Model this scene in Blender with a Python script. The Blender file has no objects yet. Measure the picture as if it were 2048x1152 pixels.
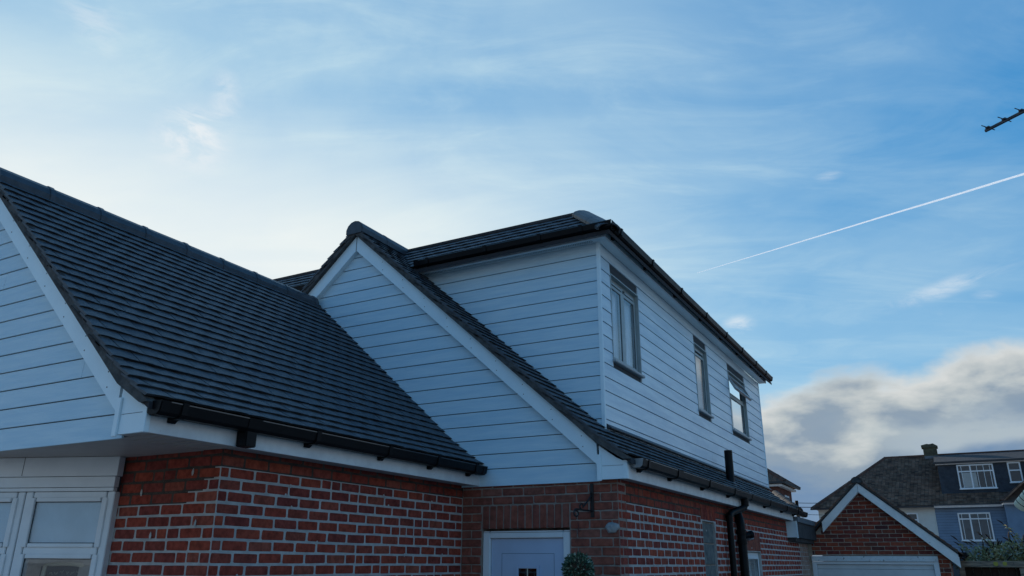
import bpy, bmesh, math, random
from mathutils import Vector, Matrix, noise
random.seed(7)
SC = bpy.context.scene
COL = SC.collection
R = math.radians

# ------------------------------------------------------------ camera
CAM = Vector((0.0, 0.0, 1.7))
YAW, PITCH, ROLL, FPX = -0.507, 0.342, 0.006, 1539.3
F_ = Vector((math.sin(YAW)*math.cos(PITCH), math.cos(YAW)*math.cos(PITCH), math.sin(PITCH)))
R_ = Vector((math.cos(YAW), -math.sin(YAW), 0))
U_ = R_.cross(F_)
RR = R_*math.cos(ROLL)+U_*math.sin(ROLL)
UU = -R_*math.sin(ROLL)+U_*math.cos(ROLL)
cd = bpy.data.cameras.new('camera'); co = bpy.data.objects.new('camera', cd); COL.objects.link(co)
cd.sensor_width = 36.0; cd.lens = 36.0*FPX/2048.0
cd.clip_start = 0.05; cd.clip_end = 20000
m = Matrix((RR, UU, -F_)).transposed().to_4x4(); m.translation = CAM
co.matrix_world = m
SC.camera = co

# ------------------------------------------------------------ colour management
SC.view_settings.view_transform = 'Standard'
SC.view_settings.look = 'None'
SC.view_settings.gamma = 1.0
SC.view_settings.use_curve_mapping = False
SC.view_settings.exposure = 0.9
EXPO = 2**0.9

# ------------------------------------------------------------ sky
SUN_AZ, SUN_EL = -55.0, 16.0
class S:
    """small wrapper so that node maths reads like maths"""
    nt = None
    def __init__(s, sock): s.s = sock
    @classmethod
    def op(c, o, a, b=None, cc=None, clamp=False):
        n = c.nt.nodes.new('ShaderNodeMath'); n.operation = o; n.use_clamp = clamp
        for i, v in enumerate((a, b, cc)):
            if v is None: continue
            if isinstance(v, S): c.nt.links.new(v.s, n.inputs[i])
            else: n.inputs[i].default_value = v
        return S(n.outputs[0])
    def __add__(a, b): return S.op('ADD', a, b)
    __radd__ = __add__
    def __sub__(a, b): return S.op('SUBTRACT', a, b)
    def __rsub__(a, b): return S.op('SUBTRACT', b, a)
    def __mul__(a, b): return S.op('MULTIPLY', a, b)
    __rmul__ = __mul__
    def __truediv__(a, b): return S.op('DIVIDE', a, b)
def clamp(a): return S.op('ADD', a, 0.0, clamp=True)
def sstep(x, a, b):
    n = S.nt.nodes.new('ShaderNodeMapRange'); n.interpolation_type = 'SMOOTHSTEP'
    S.nt.links.new(x.s, n.inputs[0])
    lo, hi, t0, t1 = (a, b, 0.0, 1.0) if a < b else (b, a, 1.0, 0.0)
    n.inputs[1].default_value = lo; n.inputs[2].default_value = hi
    n.inputs[3].default_value = t0; n.inputs[4].default_value = t1
    return S(n.outputs[0])
def comb(x, y, z):
    n = S.nt.nodes.new('ShaderNodeCombineXYZ')
    for i, v in enumerate((x, y, z)):
        if isinstance(v, S): S.nt.links.new(v.s, n.inputs[i])
        else: n.inputs[i].default_value = v
    return n.outputs[0]
def fbm(vec, scale, detail=6, rough=0.55, dist=0.0):
    n = S.nt.nodes.new('ShaderNodeTexNoise'); n.inputs['Scale'].default_value = scale
    n.inputs['Detail'].default_value = detail; n.inputs['Roughness'].default_value = rough
    n.inputs['Distortion'].default_value = dist
    S.nt.links.new(vec, n.inputs['Vector']); return S(n.outputs['Fac'])
def mixc(f, a, b):
    n = S.nt.nodes.new('ShaderNodeMix'); n.data_type = 'RGBA'
    if isinstance(f, S): S.nt.links.new(f.s, n.inputs[0])
    else: n.inputs[0].default_value = f
    for i, v in ((6, a), (7, b)):
        if isinstance(v, tuple): n.inputs[i].default_value = (*v, 1)
        else: S.nt.links.new(v, n.inputs[i])
    return n.outputs[2]
def ramp(x, stops):
    n = S.nt.nodes.new('ShaderNodeValToRGB'); e = n.color_ramp.elements
    S.nt.links.new(x.s, n.inputs[0])
    for i, (p, c) in enumerate(stops):
        el = e[i] if i < 2 else e.new(p)
        el.position = p; el.color = (*c, 1)
    return n.outputs[0]

world = bpy.data.worlds.new('World'); SC.world = world; world.use_nodes = True
nt = world.node_tree; S.nt = nt
bg = nt.nodes['Background']; SKYS = 0.1; bg.inputs[1].default_value = SKYS
sky = nt.nodes.new('ShaderNodeTexSky'); sky.sky_type = 'NISHITA'; sky.sun_disc = False
sky.sun_elevation = R(SUN_EL); sky.sun_rotation = R(SUN_AZ)
sky.air_density = 1.0; sky.dust_density = 0.5; sky.ozone_density = 3.0
tc = nt.nodes.new('ShaderNodeTexCoord')
sp = nt.nodes.new('ShaderNodeSeparateXYZ'); nt.links.new(tc.outputs['Generated'], sp.inputs[0])
dx, dy, dz = (S(sp.outputs[i]) for i in range(3))
el = S.op('ARCSINE', dz)*57.2958
az = S.op('ARCTAN2', dx, dy)*57.2958
K = 1.0/(SKYS*EXPO)                       # display-linear colour -> sky colour
def C(r, g, b): return (r*K, g*K, b*K)
# clear sky: the physical sky, colour-balanced as the camera did
spx = nt.nodes.new('ShaderNodeSeparateXYZ'); nt.links.new(sky.outputs[0], spx.inputs[0])
def tone(i, c, p): return S.op('POWER', S(spx.outputs[i])*(1/K), p)*(c*K)
base = comb(tone(0, 0.26, 1.0), tone(1, 0.48, 0.5), tone(2, 0.72, 0.32))
# angle from the sun
sx, sy, sz = (math.sin(R(SUN_AZ))*math.cos(R(SUN_EL)), math.cos(R(SUN_AZ))*math.cos(R(SUN_EL)), math.sin(R(SUN_EL)))
gcos = dx*sx+dy*sy+dz*sz
sang = S.op('ARCCOSINE', clamp(gcos*0.5+0.5)*2.0-1.0)*57.2958
# high thin cloud on a flat layer
inv = 1.0/(S.op('MAXIMUM', dz, 0.02)+0.12) if False else S.op('DIVIDE', 1.0, S.op('MAXIMUM', dz, 0.02)+0.12)
px, py = dx*inv, dy*inv
ca, sa = math.cos(R(28)), math.sin(R(28))
qx, qy = px*ca+py*sa, py*ca-px*sa
n1 = fbm(comb(qx*0.55, qy*1.9, 0.0), 1.0, 7, 0.55, 0.6)
n2 = fbm(comb(qx*1.4, qy*3.4, 4.0), 1.6, 8, 0.62, 0.9)
n3 = fbm(comb(px, py, 9.0), 1.1, 6, 0.55, 0.5)
near = sstep(sang, 72, 12)
haze = sstep(el, 30, 11)
broad = sstep(n3, 0.35, 0.68)
streak = sstep(n1, 0.36, 0.72)
wisp = sstep(n2, 0.42, 0.78)
veil = clamp(near*0.40 + haze*0.26 + streak*(near*0.20+0.13) + broad*(near*0.12+0.20) + wisp*(near*0.20+0.11) - 0.12)
col = mixc(veil, base, C(0.56, 0.75, 0.84))
# glow of sunlight through the veil
glow = sstep(sang, 42, 8)*sstep(el, 35, 20)
col = mixc(clamp(glow*(0.82+streak*0.40)), col, C(0.84, 0.90, 0.90))
# a few small brighter puffs
def blob(a0, e0, wa, we, t=0.0):
    a = (az-a0); e = (el-e0)
    a2 = a*math.cos(R(t))+e*math.sin(R(t)); e2 = e*math.cos(R(t))-a*math.sin(R(t))
    r = S.op('SQRT', (a2*a2)*(1/(wa*wa))+(e2*e2)*(1/(we*we)))
    return sstep(r, 1.0, 0.15)
n4 = fbm(comb(az*0.22, el*0.55, 2.0), 1.0, 8, 0.62, 0.8)
n4c = sstep(n4, 0.38, 0.66)
puffs = (blob(-54.4, 27.9, 3.6, 3.4, 30)*0.85 + blob(-52.5, 31.2, 1.6, 2.6, 20)*0.35 + blob(-62.5, 33.5, 2.2, 3.5, 60)*0.28
         + blob(-11.9, 16.3, 1.5, 0.85)*0.62 + blob(-4.4, 25.8, 1.3, 0.45)*0.32
         + blob(2.0, 17.2, 6.5, 0.8, 13)*0.36 + blob(2.2, 15.6, 1.4, 0.5)*0.42 + blob(4.2, 16.4, 1.2, 0.45)*0.3)
col = mixc(clamp(puffs*n4c*1.25), col, C(0.80, 0.86, 0.90))
# bank of low cloud round the horizon
n5 = fbm(comb(S.op('SINE', az*0.01745)*5.0, S.op('COSINE', az*0.01745)*4.0, el*0.13), 1.3, 5, 0.48, 0.3)
n6 = fbm(comb(S.op('SINE', az*0.01745)*9.0, S.op('COSINE', az*0.01745)*7.0, el*0.36+3.0), 1.2, 5, 0.50, 0.2)
azs = S.op('SINE', az*0.01745)
etop = S.op('SINE', az*(0.01745*8.0))*1.6+13.1+(n5-0.5)*5.5+(n6-0.5)*4.5
bank = sstep(etop-el, -0.4, 1.6)
rel = etop-el+(n6-0.5)*7.0+(n5-0.5)*4.0+0.9
bcol = ramp(clamp(rel*(1/15.0)), [(0.0, C(0.60, 0.66, 0.67)), (0.12, C(0.69, 0.70, 0.68)), (0.22, C(0.50, 0.54, 0.55)), (0.32, C(0.27, 0.34, 0.42)),
      (0.42, C(0.24, 0.32, 0.42)), (0.55, C(0.16, 0.26, 0.42)), (0.70, C(0.19, 0.29, 0.44)), (0.88, C(0.29, 0.38, 0.49))])
strip = S.op('SINE', (az+5.0)*(0.01745*9.0))*0.5+0.5
strip = sstep(strip, 0.25, 0.9)*sstep(S.op('ABSOLUTE', el-8.6-(n5-0.5)*7.0+(n6-0.5)*3.0), 1.7, 0.2)
bcol = mixc(strip*0.5, bcol, C(0.60, 0.66, 0.66))
bcol = mixc(sstep(sang, 55, 125)*0.55, bcol, C(0.62, 0.70, 0.76))
col = mixc(clamp(bank*0.95*sstep(sang, 22, 44)), col, bcol)
nt.links.new(col, bg.inputs[0])

# ------------------------------------------------------------ sun
sl = bpy.data.lights.new('sun', 'SUN'); sl.energy = 3.0; sl.angle = R(0.5); sl.color = (1.0, 0.93, 0.82)
so = bpy.data.objects.new('sun', sl); COL.objects.link(so)
so.rotation_euler = Vector((sx, sy, sz)).to_track_quat('Z', 'Y').to_euler()
so.location = (0, 0, 30)

# ------------------------------------------------------------ materials
MAT = {}
def mat(name, col, rough=0.6, spec=0.5, vary=0.0, vscale=6.0, bump=0.0, bscale=60.0, stretch=(1, 1, 1), rnd=0.0, col2=None, ramp_rnd=None,
        metal=0.0, coat=0.0, spots=None, dist=0.01, gloss_vary=0.0):
    m = bpy.data.materials.new(name); m.use_nodes = True; MAT[name] = m
    nt = m.node_tree; S.nt = nt
    b = nt.nodes['Principled BSDF']
    b.inputs['Roughness'].default_value = rough
    b.inputs['Specular IOR Level'].default_value = spec
    b.inputs['Metallic'].default_value = metal
    if coat: b.inputs['Coat Weight'].default_value = coat; b.inputs['Coat Roughness'].default_value = 0.15
    g = nt.nodes.new('ShaderNodeNewGeometry'); pos = g.outputs['Position']
    mp = nt.nodes.new('ShaderNodeMapping'); mp.inputs['Scale'].default_value = stretch
    nt.links.new(pos, mp.inputs[0]); vec = mp.outputs[0]
    c = tuple(col)
    if ramp_rnd:
        oi = nt.nodes.new('ShaderNodeObjectInfo')
        r = S.op('FRACT', S(g.outputs['Random Per Island'])+S(oi.outputs['Random'])*7.31)
        n = len(ramp_rnd)
        c = ramp(r, [((i+0.5)/n, cc) for i, cc in enumerate(ramp_rnd)])
    if vary:
        f = sstep(fbm(vec, vscale, 6, 0.6), 0.3, 0.7)
        cc2 = col2 if col2 else tuple(x*(1-vary) for x in col)
        if ramp_rnd:
            n = nt.nodes.new('ShaderNodeVectorMath'); n.operation = 'SCALE'
            nt.links.new(c, n.inputs[0]); nt.links.new((1.0-f*vary).s, n.inputs[3]); c = n.outputs[0]
        else: c = mixc(f, c, cc2)
    if spots:
        sc_, thr, scol, amt = spots
        f = sstep(fbm(pos, sc_, 4, 0.6), thr, thr+0.08)*amt
        c = mixc(f, c, scol)
    if isinstance(c, tuple): b.inputs['Base Color'].default_value = (*c, 1)
    else: nt.links.new(c, b.inputs['Base Color'])
    if gloss_vary:
        rr_ = fbm(vec, vscale*2, 3, 0.6)*gloss_vary*2+(rough-gloss_vary)
        nt.links.new(rr_.s, b.inputs['Roughness'])
    if bump:
        h = fbm(vec, bscale, 6, 0.65)
        bn = nt.nodes.new('ShaderNodeBump'); bn.inputs['Strength'].default_value = bump; bn.inputs['Distance'].default_value = dist
        nt.links.new(h.s, bn.inputs['Height']); nt.links.new(bn.outputs[0], b.inputs['Normal'])
    return m
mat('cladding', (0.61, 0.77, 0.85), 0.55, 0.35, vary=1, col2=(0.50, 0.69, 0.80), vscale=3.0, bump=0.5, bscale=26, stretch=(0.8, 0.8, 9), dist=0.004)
mat('cladding_side_sheen', (0.74, 0.86, 0.92), 0.36, 0.65, vary=1, col2=(0.54, 0.68, 0.78), vscale=1.6, bump=0.5, bscale=26, stretch=(0.8, 0.8, 7), dist=0.004)  # streaky wear, plus sky sheen on this side put into a paler base
mat('cladding_backing', (0.05, 0.06, 0.07), 0.9)
mat('white_trim', (0.76, 0.90, 0.95), 0.38, 0.5, vary=1, col2=(0.70, 0.84, 0.90), vscale=5, bump=0.15, bscale=120, dist=0.002)
mat('white_fascia', (0.78, 0.79, 0.79), 0.45, 0.4, vary=1, col2=(0.64, 0.65, 0.66), vscale=7, spots=(30, 0.68, (0.35, 0.34, 0.32), 0.35))
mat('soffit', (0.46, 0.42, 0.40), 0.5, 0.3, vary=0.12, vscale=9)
mat('mortar_white', (0.55, 0.535, 0.51), 0.95, 0.1, vary=1, col2=(0.40, 0.385, 0.37), vscale=9, bump=1.0, bscale=90, dist=0.01)
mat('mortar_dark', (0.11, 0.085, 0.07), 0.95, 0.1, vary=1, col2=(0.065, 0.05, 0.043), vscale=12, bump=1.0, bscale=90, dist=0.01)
mat('mortar_grey', (0.36, 0.31, 0.27), 0.95, 0.1, vary=1, col2=(0.24, 0.20, 0.175), vscale=12, bump=1.0, bscale=90, dist=0.01)
BR = [(0.36, 0.070, 0.045), (0.41, 0.088, 0.050), (0.33, 0.065, 0.045), (0.38, 0.105, 0.068), (0.25, 0.052, 0.042), (0.35, 0.080, 0.055), (0.24, 0.055, 0.048), (0.38, 0.075, 0.048)]
mat('brick_red', BR[0], 0.9, 0.12, vary=0.45, vscale=22, bump=1.0, bscale=130, ramp_rnd=BR, spots=(45, 0.69, (0.45, 0.30, 0.24), 0.35), dist=0.006)
BR2 = [(0.31, 0.10, 0.070), (0.35, 0.115, 0.078), (0.28, 0.09, 0.066), (0.31, 0.125, 0.092), (0.26, 0.085, 0.062)]
mat('brick_front', BR2[0], 0.9, 0.12, vary=0.4, vscale=18, bump=1.0, bscale=130, ramp_rnd=BR2, dist=0.006)
BR3 = [(0.33, 0.07, 0.04), (0.40, 0.10, 0.055), (0.10, 0.045, 0.045), (0.30, 0.065, 0.045), (0.13, 0.05, 0.045), (0.38, 0.11, 0.06), (0.22, 0.06, 0.05)]
mat('brick_garage', BR3[0], 0.9, 0.12, vary=0.35, vscale=20, bump=0.8, bscale=90, ramp_rnd=BR3, dist=0.006)
mat('brick_far', (0.15, 0.065, 0.05), 0.9, 0.1, vary=0.4, vscale=4)
mat('brick_soldier', (0.30, 0.09, 0.06), 0.9, 0.12, vary=0.4, vscale=18, bump=1.0, bscale=130, ramp_rnd=BR2, dist=0.006)
mat('brick_pale', (0.42, 0.33, 0.28), 0.9, 0.1, vary=1, col2=(0.30, 0.16, 0.12), vscale=9, bump=0.8, bscale=90, dist=0.006)
mat('plinth', (0.28, 0.10, 0.07), 0.9, 0.1, vary=0.4, vscale=6)
mat('tile_slate', (0.05, 0.06, 0.075), 0.60, 0.38, vary=0.35, vscale=16, bump=0.6, bscale=110, dist=0.004, gloss_vary=0.12,
    ramp_rnd=[(0.078, 0.088, 0.102), (0.095, 0.104, 0.116), (0.066, 0.076, 0.092), (0.108, 0.115, 0.125), (0.085, 0.093, 0.104)])
mat('tile_edge', (0.075, 0.07, 0.068), 0.85, 0.2, vary=0.5, vscale=20, bump=0.6, bscale=60)
mat('ridge_slate', (0.05, 0.058, 0.072), 0.45, 0.5, vary=0.4, vscale=10, bump=0.5, bscale=90, dist=0.004)
mat('verge_mortar', (0.115, 0.115, 0.112), 0.9, 0.15, vary=1, col2=(0.06, 0.062, 0.064), vscale=14, bump=1.0, bscale=60, dist=0.01)
mat('underlay', (0.03, 0.03, 0.035), 0.9)
mat('black_plastic', (0.005, 0.0055, 0.007), 0.42, 0.14, vary=0.3, vscale=6, bump=0.08, bscale=40, dist=0.002, gloss_vary=0.08)
mat('lip_glint', (0.035, 0.036, 0.04), 0.22, 0.8)  # paler and glossier than the gutter; sky glint put into the lip's colour
mat('grey_plastic', (0.22, 0.24, 0.25), 0.35, 0.5)
mat('upvc_white', (0.74, 0.78, 0.80), 0.3, 0.5, vary=0.08, vscale=5)
mat('upvc_joint', (0.12, 0.13, 0.14), 0.6)
mat('frame_sage', (0.36, 0.43, 0.44), 0.4, 0.5, vary=0.15, vscale=10)
mat('frame_sage_sill', (0.34, 0.38, 0.40), 0.4, 0.5)
mat('door_blue', (0.46, 0.56, 0.72), 0.42, 0.4, vary=0.06, vscale=5, bump=0.1, bscale=80)
mat('door_groove', (0.12, 0.18, 0.28), 0.6)
mat('seal', (0.02, 0.02, 0.022), 0.6)
mat('blind', (0.85, 0.86, 0.82), 0.8, 0.2, vary=0.15, vscale=4)
mat('curtain', (0.80, 0.83, 0.88), 0.85, 0.2, vary=0.3, vscale=6, stretch=(9, 9, 0.6))
mat('net_blue', (0.52, 0.74, 0.86), 0.8, 0.2, vary=0.2, vscale=2.5)
mat('dusk_room', (0.10, 0.16, 0.20), 0.8, 0.2, vary=0.5, vscale=1.5)
mat('room_dark', (0.035, 0.035, 0.035), 0.9)
mat('paint_pale', (0.62, 0.58, 0.46), 0.6)
mat('board_dark', (0.03, 0.05, 0.07), 0.6)
mat('concrete_block', (0.20, 0.21, 0.20), 0.95, 0.1, vary=1, col2=(0.11, 0.12, 0.12), vscale=14, bump=1.0, bscale=70)
mat('mortar_lump', (0.42, 0.44, 0.45), 0.9, 0.2, vary=0.4, vscale=20, bump=1, bscale=50)
mat('iron_black', (0.012, 0.012, 0.014), 0.5, 0.4)
mat('rust', (0.10, 0.02, 0.018), 0.7)
mat('lead', (0.16, 0.18, 0.20), 0.5, 0.5, vary=0.3, vscale=6, bump=0.3, bscale=20)
mat('felt_dark', (0.045, 0.043, 0.044), 0.85, 0.2, vary=1, col2=(0.075, 0.07, 0.07), vscale=6, bump=0.6, bscale=60)
mat('felt_edge', (0.13, 0.15, 0.17), 0.6, 0.4, vary=0.3, vscale=4)
mat('garage_trim', (0.90, 0.88, 0.84), 0.5, 0.4, vary=1, col2=(0.74, 0.73, 0.70), vscale=4, spots=(14, 0.66, (0.32, 0.30, 0.28), 0.6))
mat('mortar_garage', (0.50, 0.42, 0.34), 0.95, 0.1, vary=0.3, vscale=9, bump=0.8, bscale=70)
mat('peeling_paint', (0.74, 0.76, 0.76), 0.6, 0.3, spots=(18, 0.60, (0.20, 0.17, 0.14), 0.85), vary=0.15, vscale=8, bump=0.8, bscale=30)
mat('garage_door', (0.66, 0.68, 0.68), 0.45, 0.4, vary=0.12, vscale=5)
mat('tile_brown', (0.13, 0.075, 0.055), 0.85, 0.2, vary=0.5, vscale=10, bump=1, bscale=60,
    ramp_rnd=[(0.22, 0.12, 0.08), (0.15, 0.10, 0.08), (0.27, 0.13, 0.08), (0.12, 0.10, 0.08)], spots=(10, 0.66, (0.22, 0.24, 0.12), 0.5))
mat('old_tile', (0.085, 0.068, 0.060), 0.9, 0.15, vary=0.55, vscale=2.0, bump=0.9, bscale=7,
    ramp_rnd=[(0.25, 0.145, 0.10), (0.18, 0.11, 0.08), (0.29, 0.18, 0.125), (0.12, 0.08, 0.064), (0.26, 0.165, 0.115)], spots=(1.3, 0.62, (0.17, 0.14, 0.11), 0.35), dist=0.03)
mat('old_ridge', (0.14, 0.075, 0.055), 0.9, 0.15, vary=0.4, vscale=3)
mat('render_white', (0.62, 0.64, 0.60), 0.9, 0.15, vary=0.18, vscale=1.2, bump=0.4, bscale=14, dist=0.02)
mat('shiplap_blue', (0.17, 0.25, 0.35), 0.6, 0.3, vary=0.2, vscale=1.5)
mat('hung_tile_slate', (0.045, 0.06, 0.08), 0.7, 0.3, vary=0.3, vscale=5, ramp_rnd=[(0.045, 0.058, 0.075), (0.055, 0.07, 0.09), (0.038, 0.05, 0.068)])
mat('gutter_far', (0.02, 0.022, 0.026), 0.5)
mat('chimney_stone', (0.13, 0.12, 0.075), 0.95, 0.1, vary=1, col2=(0.07, 0.06, 0.045), vscale=3, bump=1, bscale=9, dist=0.04)
mat('timber', (0.42, 0.32, 0.23), 0.85, 0.2, vary=1, col2=(0.15, 0.115, 0.09), vscale=4, stretch=(1, 1, 6), bump=0.6, bscale=30)
mat('timber_dark', (0.055, 0.035, 0.026), 0.9, 0.1, vary=0.4, vscale=5, stretch=(6, 6, 1))
mat('yellow_paint', (0.42, 0.36, 0.05), 0.7)
mat('stem', (0.12, 0.085, 0.05), 0.85)
mat('leaf_shrub', (0.09, 0.105, 0.05), 0.75, 0.2, ramp_rnd=[(0.26, 0.25, 0.10), (0.36, 0.31, 0.15), (0.16, 0.17, 0.07), (0.44, 0.38, 0.20), (0.26, 0.27, 0.11), (0.52, 0.50, 0.36)])
mat('seedhead', (0.055, 0.032, 0.022), 0.9)
mat('leaf_ball', (0.03, 0.06, 0.035), 0.5, 0.4, ramp_rnd=[(0.03, 0.075, 0.045), (0.05, 0.11, 0.06), (0.02, 0.05, 0.035), (0.08, 0.14, 0.08), (0.30, 0.36, 0.26)])
mat('terracotta', (0.25, 0.10, 0.06), 0.8)
mat('antenna_metal', (0.022, 0.022, 0.03), 0.45, 0.5)
mat('cable', (0.015, 0.015, 0.017), 0.6)
mat('cream_plastic', (0.92, 0.84, 0.60), 0.35, 0.5)
mat('paving', (0.33, 0.30, 0.265), 0.9, 0.2, vary=0.3, vscale=0.8, bump=0.4, bscale=12)
mat('ochre_soil', (0.10, 0.11, 0.06), 0.95)

def glass_mat(name, tint, rough=0.02, trans=0.6, ior=2.0):
    m = bpy.data.materials.new(name); m.use_nodes = True; MAT[name] = m
    nt = m.node_tree; S.nt = nt; nt.nodes.remove(nt.nodes['Principled BSDF'])
    out = [n for n in nt.nodes if n.type == 'OUTPUT_MATERIAL'][0]
    gl = nt.nodes.new('ShaderNodeBsdfGlossy'); gl.inputs['Roughness'].default_value = rough; gl.inputs['Color'].default_value = (*tint, 1)
    tr = nt.nodes.new('ShaderNodeBsdfTransparent'); tr.inputs['Color'].default_value = (trans, trans*1.02, trans*1.03, 1)
    fr = nt.nodes.new('ShaderNodeFresnel'); fr.inputs['IOR'].default_value = ior
    mx = nt.nodes.new('ShaderNodeMixShader')
    g = nt.nodes.new('ShaderNodeNewGeometry')
    h = fbm(g.outputs['Position'], 1.3, 2, 0.5)
    bn = nt.nodes.new('ShaderNodeBump'); bn.inputs['Strength'].default_value = 0.12; bn.inputs['Distance'].default_value = 0.02
    nt.links.new(h.s, bn.inputs['Height']); nt.links.new(bn.outputs[0], gl.inputs['Normal'])
    fc_ = S(fr.outputs[0])*(1.0-S(g.outputs['Backfacing']))
    nt.links.new(fc_.s, mx.inputs[0]); nt.links.new(tr.outputs[0], mx.inputs[1]); nt.links.new(gl.outputs[0], mx.inputs[2])
    nt.links.new(mx.outputs[0], out.inputs[0]); return m
glass_mat('glass', (0.95, 0.97, 1.0), trans=0.93)
glass_mat('glass_dark', (0.9, 0.95, 1.0), trans=0.35)
glass_mat('glass_far', (0.9, 0.95, 1.0), trans=0.8, ior=1.55)

# ------------------------------------------------------------ object helpers
WORLD = {}
def empty(name, loc, label=None, cat=None, group=None, kind=None):
    o = bpy.data.objects.new(name, None); COL.objects.link(o); o.empty_display_size = 0.2
    o.location = loc; WORLD[o.name] = Matrix.Translation(loc); tag(o, label, cat, group, kind); return o
def tag(o, label=None, cat=None, group=None, kind=None):
    if label: o['label'] = label
    if cat: o['category'] = cat
    if group: o['group'] = group
    if kind: o['kind'] = kind
    return o
def attach(o, parent, basis):
    o.matrix_basis = basis
    if parent is not None:
        o.parent = parent
        o.matrix_parent_inverse = WORLD[parent.name].inverted()
    WORLD[o.name] = basis
class MB:
    def __init__(s): s.v = []; s.f = []; s.sm = []
    def add(s, vs, fs, smooth=False):
        n = len(s.v); s.v += [Vector(p) for p in vs]; s.f += [tuple(n+i for i in f) for f in fs]; s.sm += [smooth]*len(fs); return s
    def box(s, x0, x1, y0, y1, z0, z1):
        return s.add([(x0,y0,z0),(x1,y0,z0),(x1,y1,z0),(x0,y1,z0),(x0,y0,z1),(x1,y0,z1),(x1,y1,z1),(x0,y1,z1)],
                     [(0,3,2,1),(4,5,6,7),(0,1,5,4),(1,2,6,5),(2,3,7,6),(3,0,4,7)])
    def obox(s, c, ax, ay, az_, hx, hy, hz):
        c, ax, ay, az_ = map(Vector, (c, ax, ay, az_)); vs = []
        for k in (-1, 1):
            for (i, j) in ((-1,-1),(1,-1),(1,1),(-1,1)):
                vs.append(c+ax*hx*i+ay*hy*j+az_*hz*k)
        return s.add(vs, [(0,3,2,1),(4,5,6,7),(0,1,5,4),(1,2,6,5),(2,3,7,6),(3,0,4,7)])
    def prism(s, poly, axis, a0, a1):
        """poly in the two other axes (x,z for axis y; y,z for axis x; x,y for axis z)"""
        n = len(poly)
        def mk(p, a):
            if axis == 'y': return (p[0], a, p[1])
            if axis == 'x': return (a, p[0], p[1])
            return (p[0], p[1], a)
        vs = [mk(p, a0) for p in poly]+[mk(p, a1) for p in poly]
        fs = [tuple(range(n)), tuple(range(2*n-1, n-1, -1))]+[(i, i+n, (i+1) % n+n, (i+1) % n) for i in range(n)]
        return s.add(vs, fs)
    def tube(s, pts, r, n=8, cap=True, rs=None):
        pts = [Vector(p) for p in pts]; rings = []
        prev = None
        for i, p in enumerate(pts):
            t = (pts[min(i+1, len(pts)-1)]-pts[max(i-1, 0)]).normalized()
            up = prev if prev else (Vector((0, 0, 1)) if abs(t.z) < 0.9 else Vector((1, 0, 0)))
            a = t.cross(up); 
            if a.length < 1e-4: a = t.cross(Vector((0, 1, 0)))
            a.normalize(); b = a.cross(t); prev = b
            rr = rs[i] if rs else r
            rings.append([p+a*rr*math.cos(2*math.pi*k/n)+b*rr*math.sin(2*math.pi*k/n) for k in range(n)])
        vs = [q for g in rings for q in g]; fs = []
        for i in range(len(pts)-1):
            for k in range(n):
                fs.append((i*n+k, i*n+(k+1) % n, (i+1)*n+(k+1) % n, (i+1)*n+k))
        s.add(vs, fs, True)
        if cap:
            s.add(rings[0], [tuple(range(n))[::-1]]); s.add(rings[-1], [tuple(range(n))])
        return s
    def sweep(s, prof, p0, p1, u, v, closed=True):
        """profile (a,b) in axes u,v swept from p0 to p1"""
        p0, p1, u, v = map(Vector, (p0, p1, u, v)); n = len(prof)
        vs = [p0+u*a+v*b for a, b in prof]+[p1+u*a+v*b for a, b in prof]
        m_ = n if closed else n-1
        fs = [(i, (i+1) % n, (i+1) % n+n, i+n) for i in range(m_)]
        if closed: fs += [tuple(range(n))[::-1], tuple(range(n, 2*n))]
        return s.add(vs, fs)
    def inst(s, proto, M):
        return s.add([M @ Vector(p) for p in proto[0]], proto[1])
    def build(s, name, material, parent=None, fix=True, bevel=0.0, **kw):
        me = bpy.data.meshes.new(name)
        lo = Vector([min(p[i] for p in s.v) for i in range(3)]); hi = Vector([max(p[i] for p in s.v) for i in range(3)])
        c = (lo+hi)/2
        if kw.get('label') and parent is None: c.z = lo.z
        me.from_pydata([p-c for p in s.v], [], s.f)
        for p, sm in zip(me.polygons, s.sm): p.use_smooth = sm
        if fix or bevel:
            bm = bmesh.new(); bm.from_mesh(me)
            bmesh.ops.recalc_face_normals(bm, faces=bm.faces)
            if bevel:
                bmesh.ops.bevel(bm, geom=[e for e in bm.edges if e.is_manifold and e.calc_face_angle(0) > 0.5], offset=bevel, segments=2, affect='EDGES')
            bm.to_mesh(me); bm.free()
        if material: me.materials.append(MAT[material])
        o = bpy.data.objects.new(name, me); COL.objects.link(o)
        attach(o, parent, Matrix.Translation(c)); tag(o, **kw); return o
def inst_obj(name, me, M, parent, **kw):
    o = bpy.data.objects.new(name, me); COL.objects.link(o); attach(o, parent, M); tag(o, **kw); return o
def proto_mesh(name, proto, material):
    me = bpy.data.meshes.new(name); me.from_pydata(proto[0], [], proto[1]); me.materials.append(MAT[material])
    bm = bmesh.new(); bm.from_mesh(me); bmesh.ops.recalc_face_normals(bm, faces=bm.faces); bm.to_mesh(me); bm.free(); return me
def in_view(p, pad=1.12):
    q = Vector(p)-CAM; d = q.dot(F_)
    if d < 0.3: return 0
    x = q.dot(RR)/d*FPX/1024; y = q.dot(UU)/d*FPX/576
    return 1/d**2 if abs(x) < pad and abs(y) < pad else 0

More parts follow.
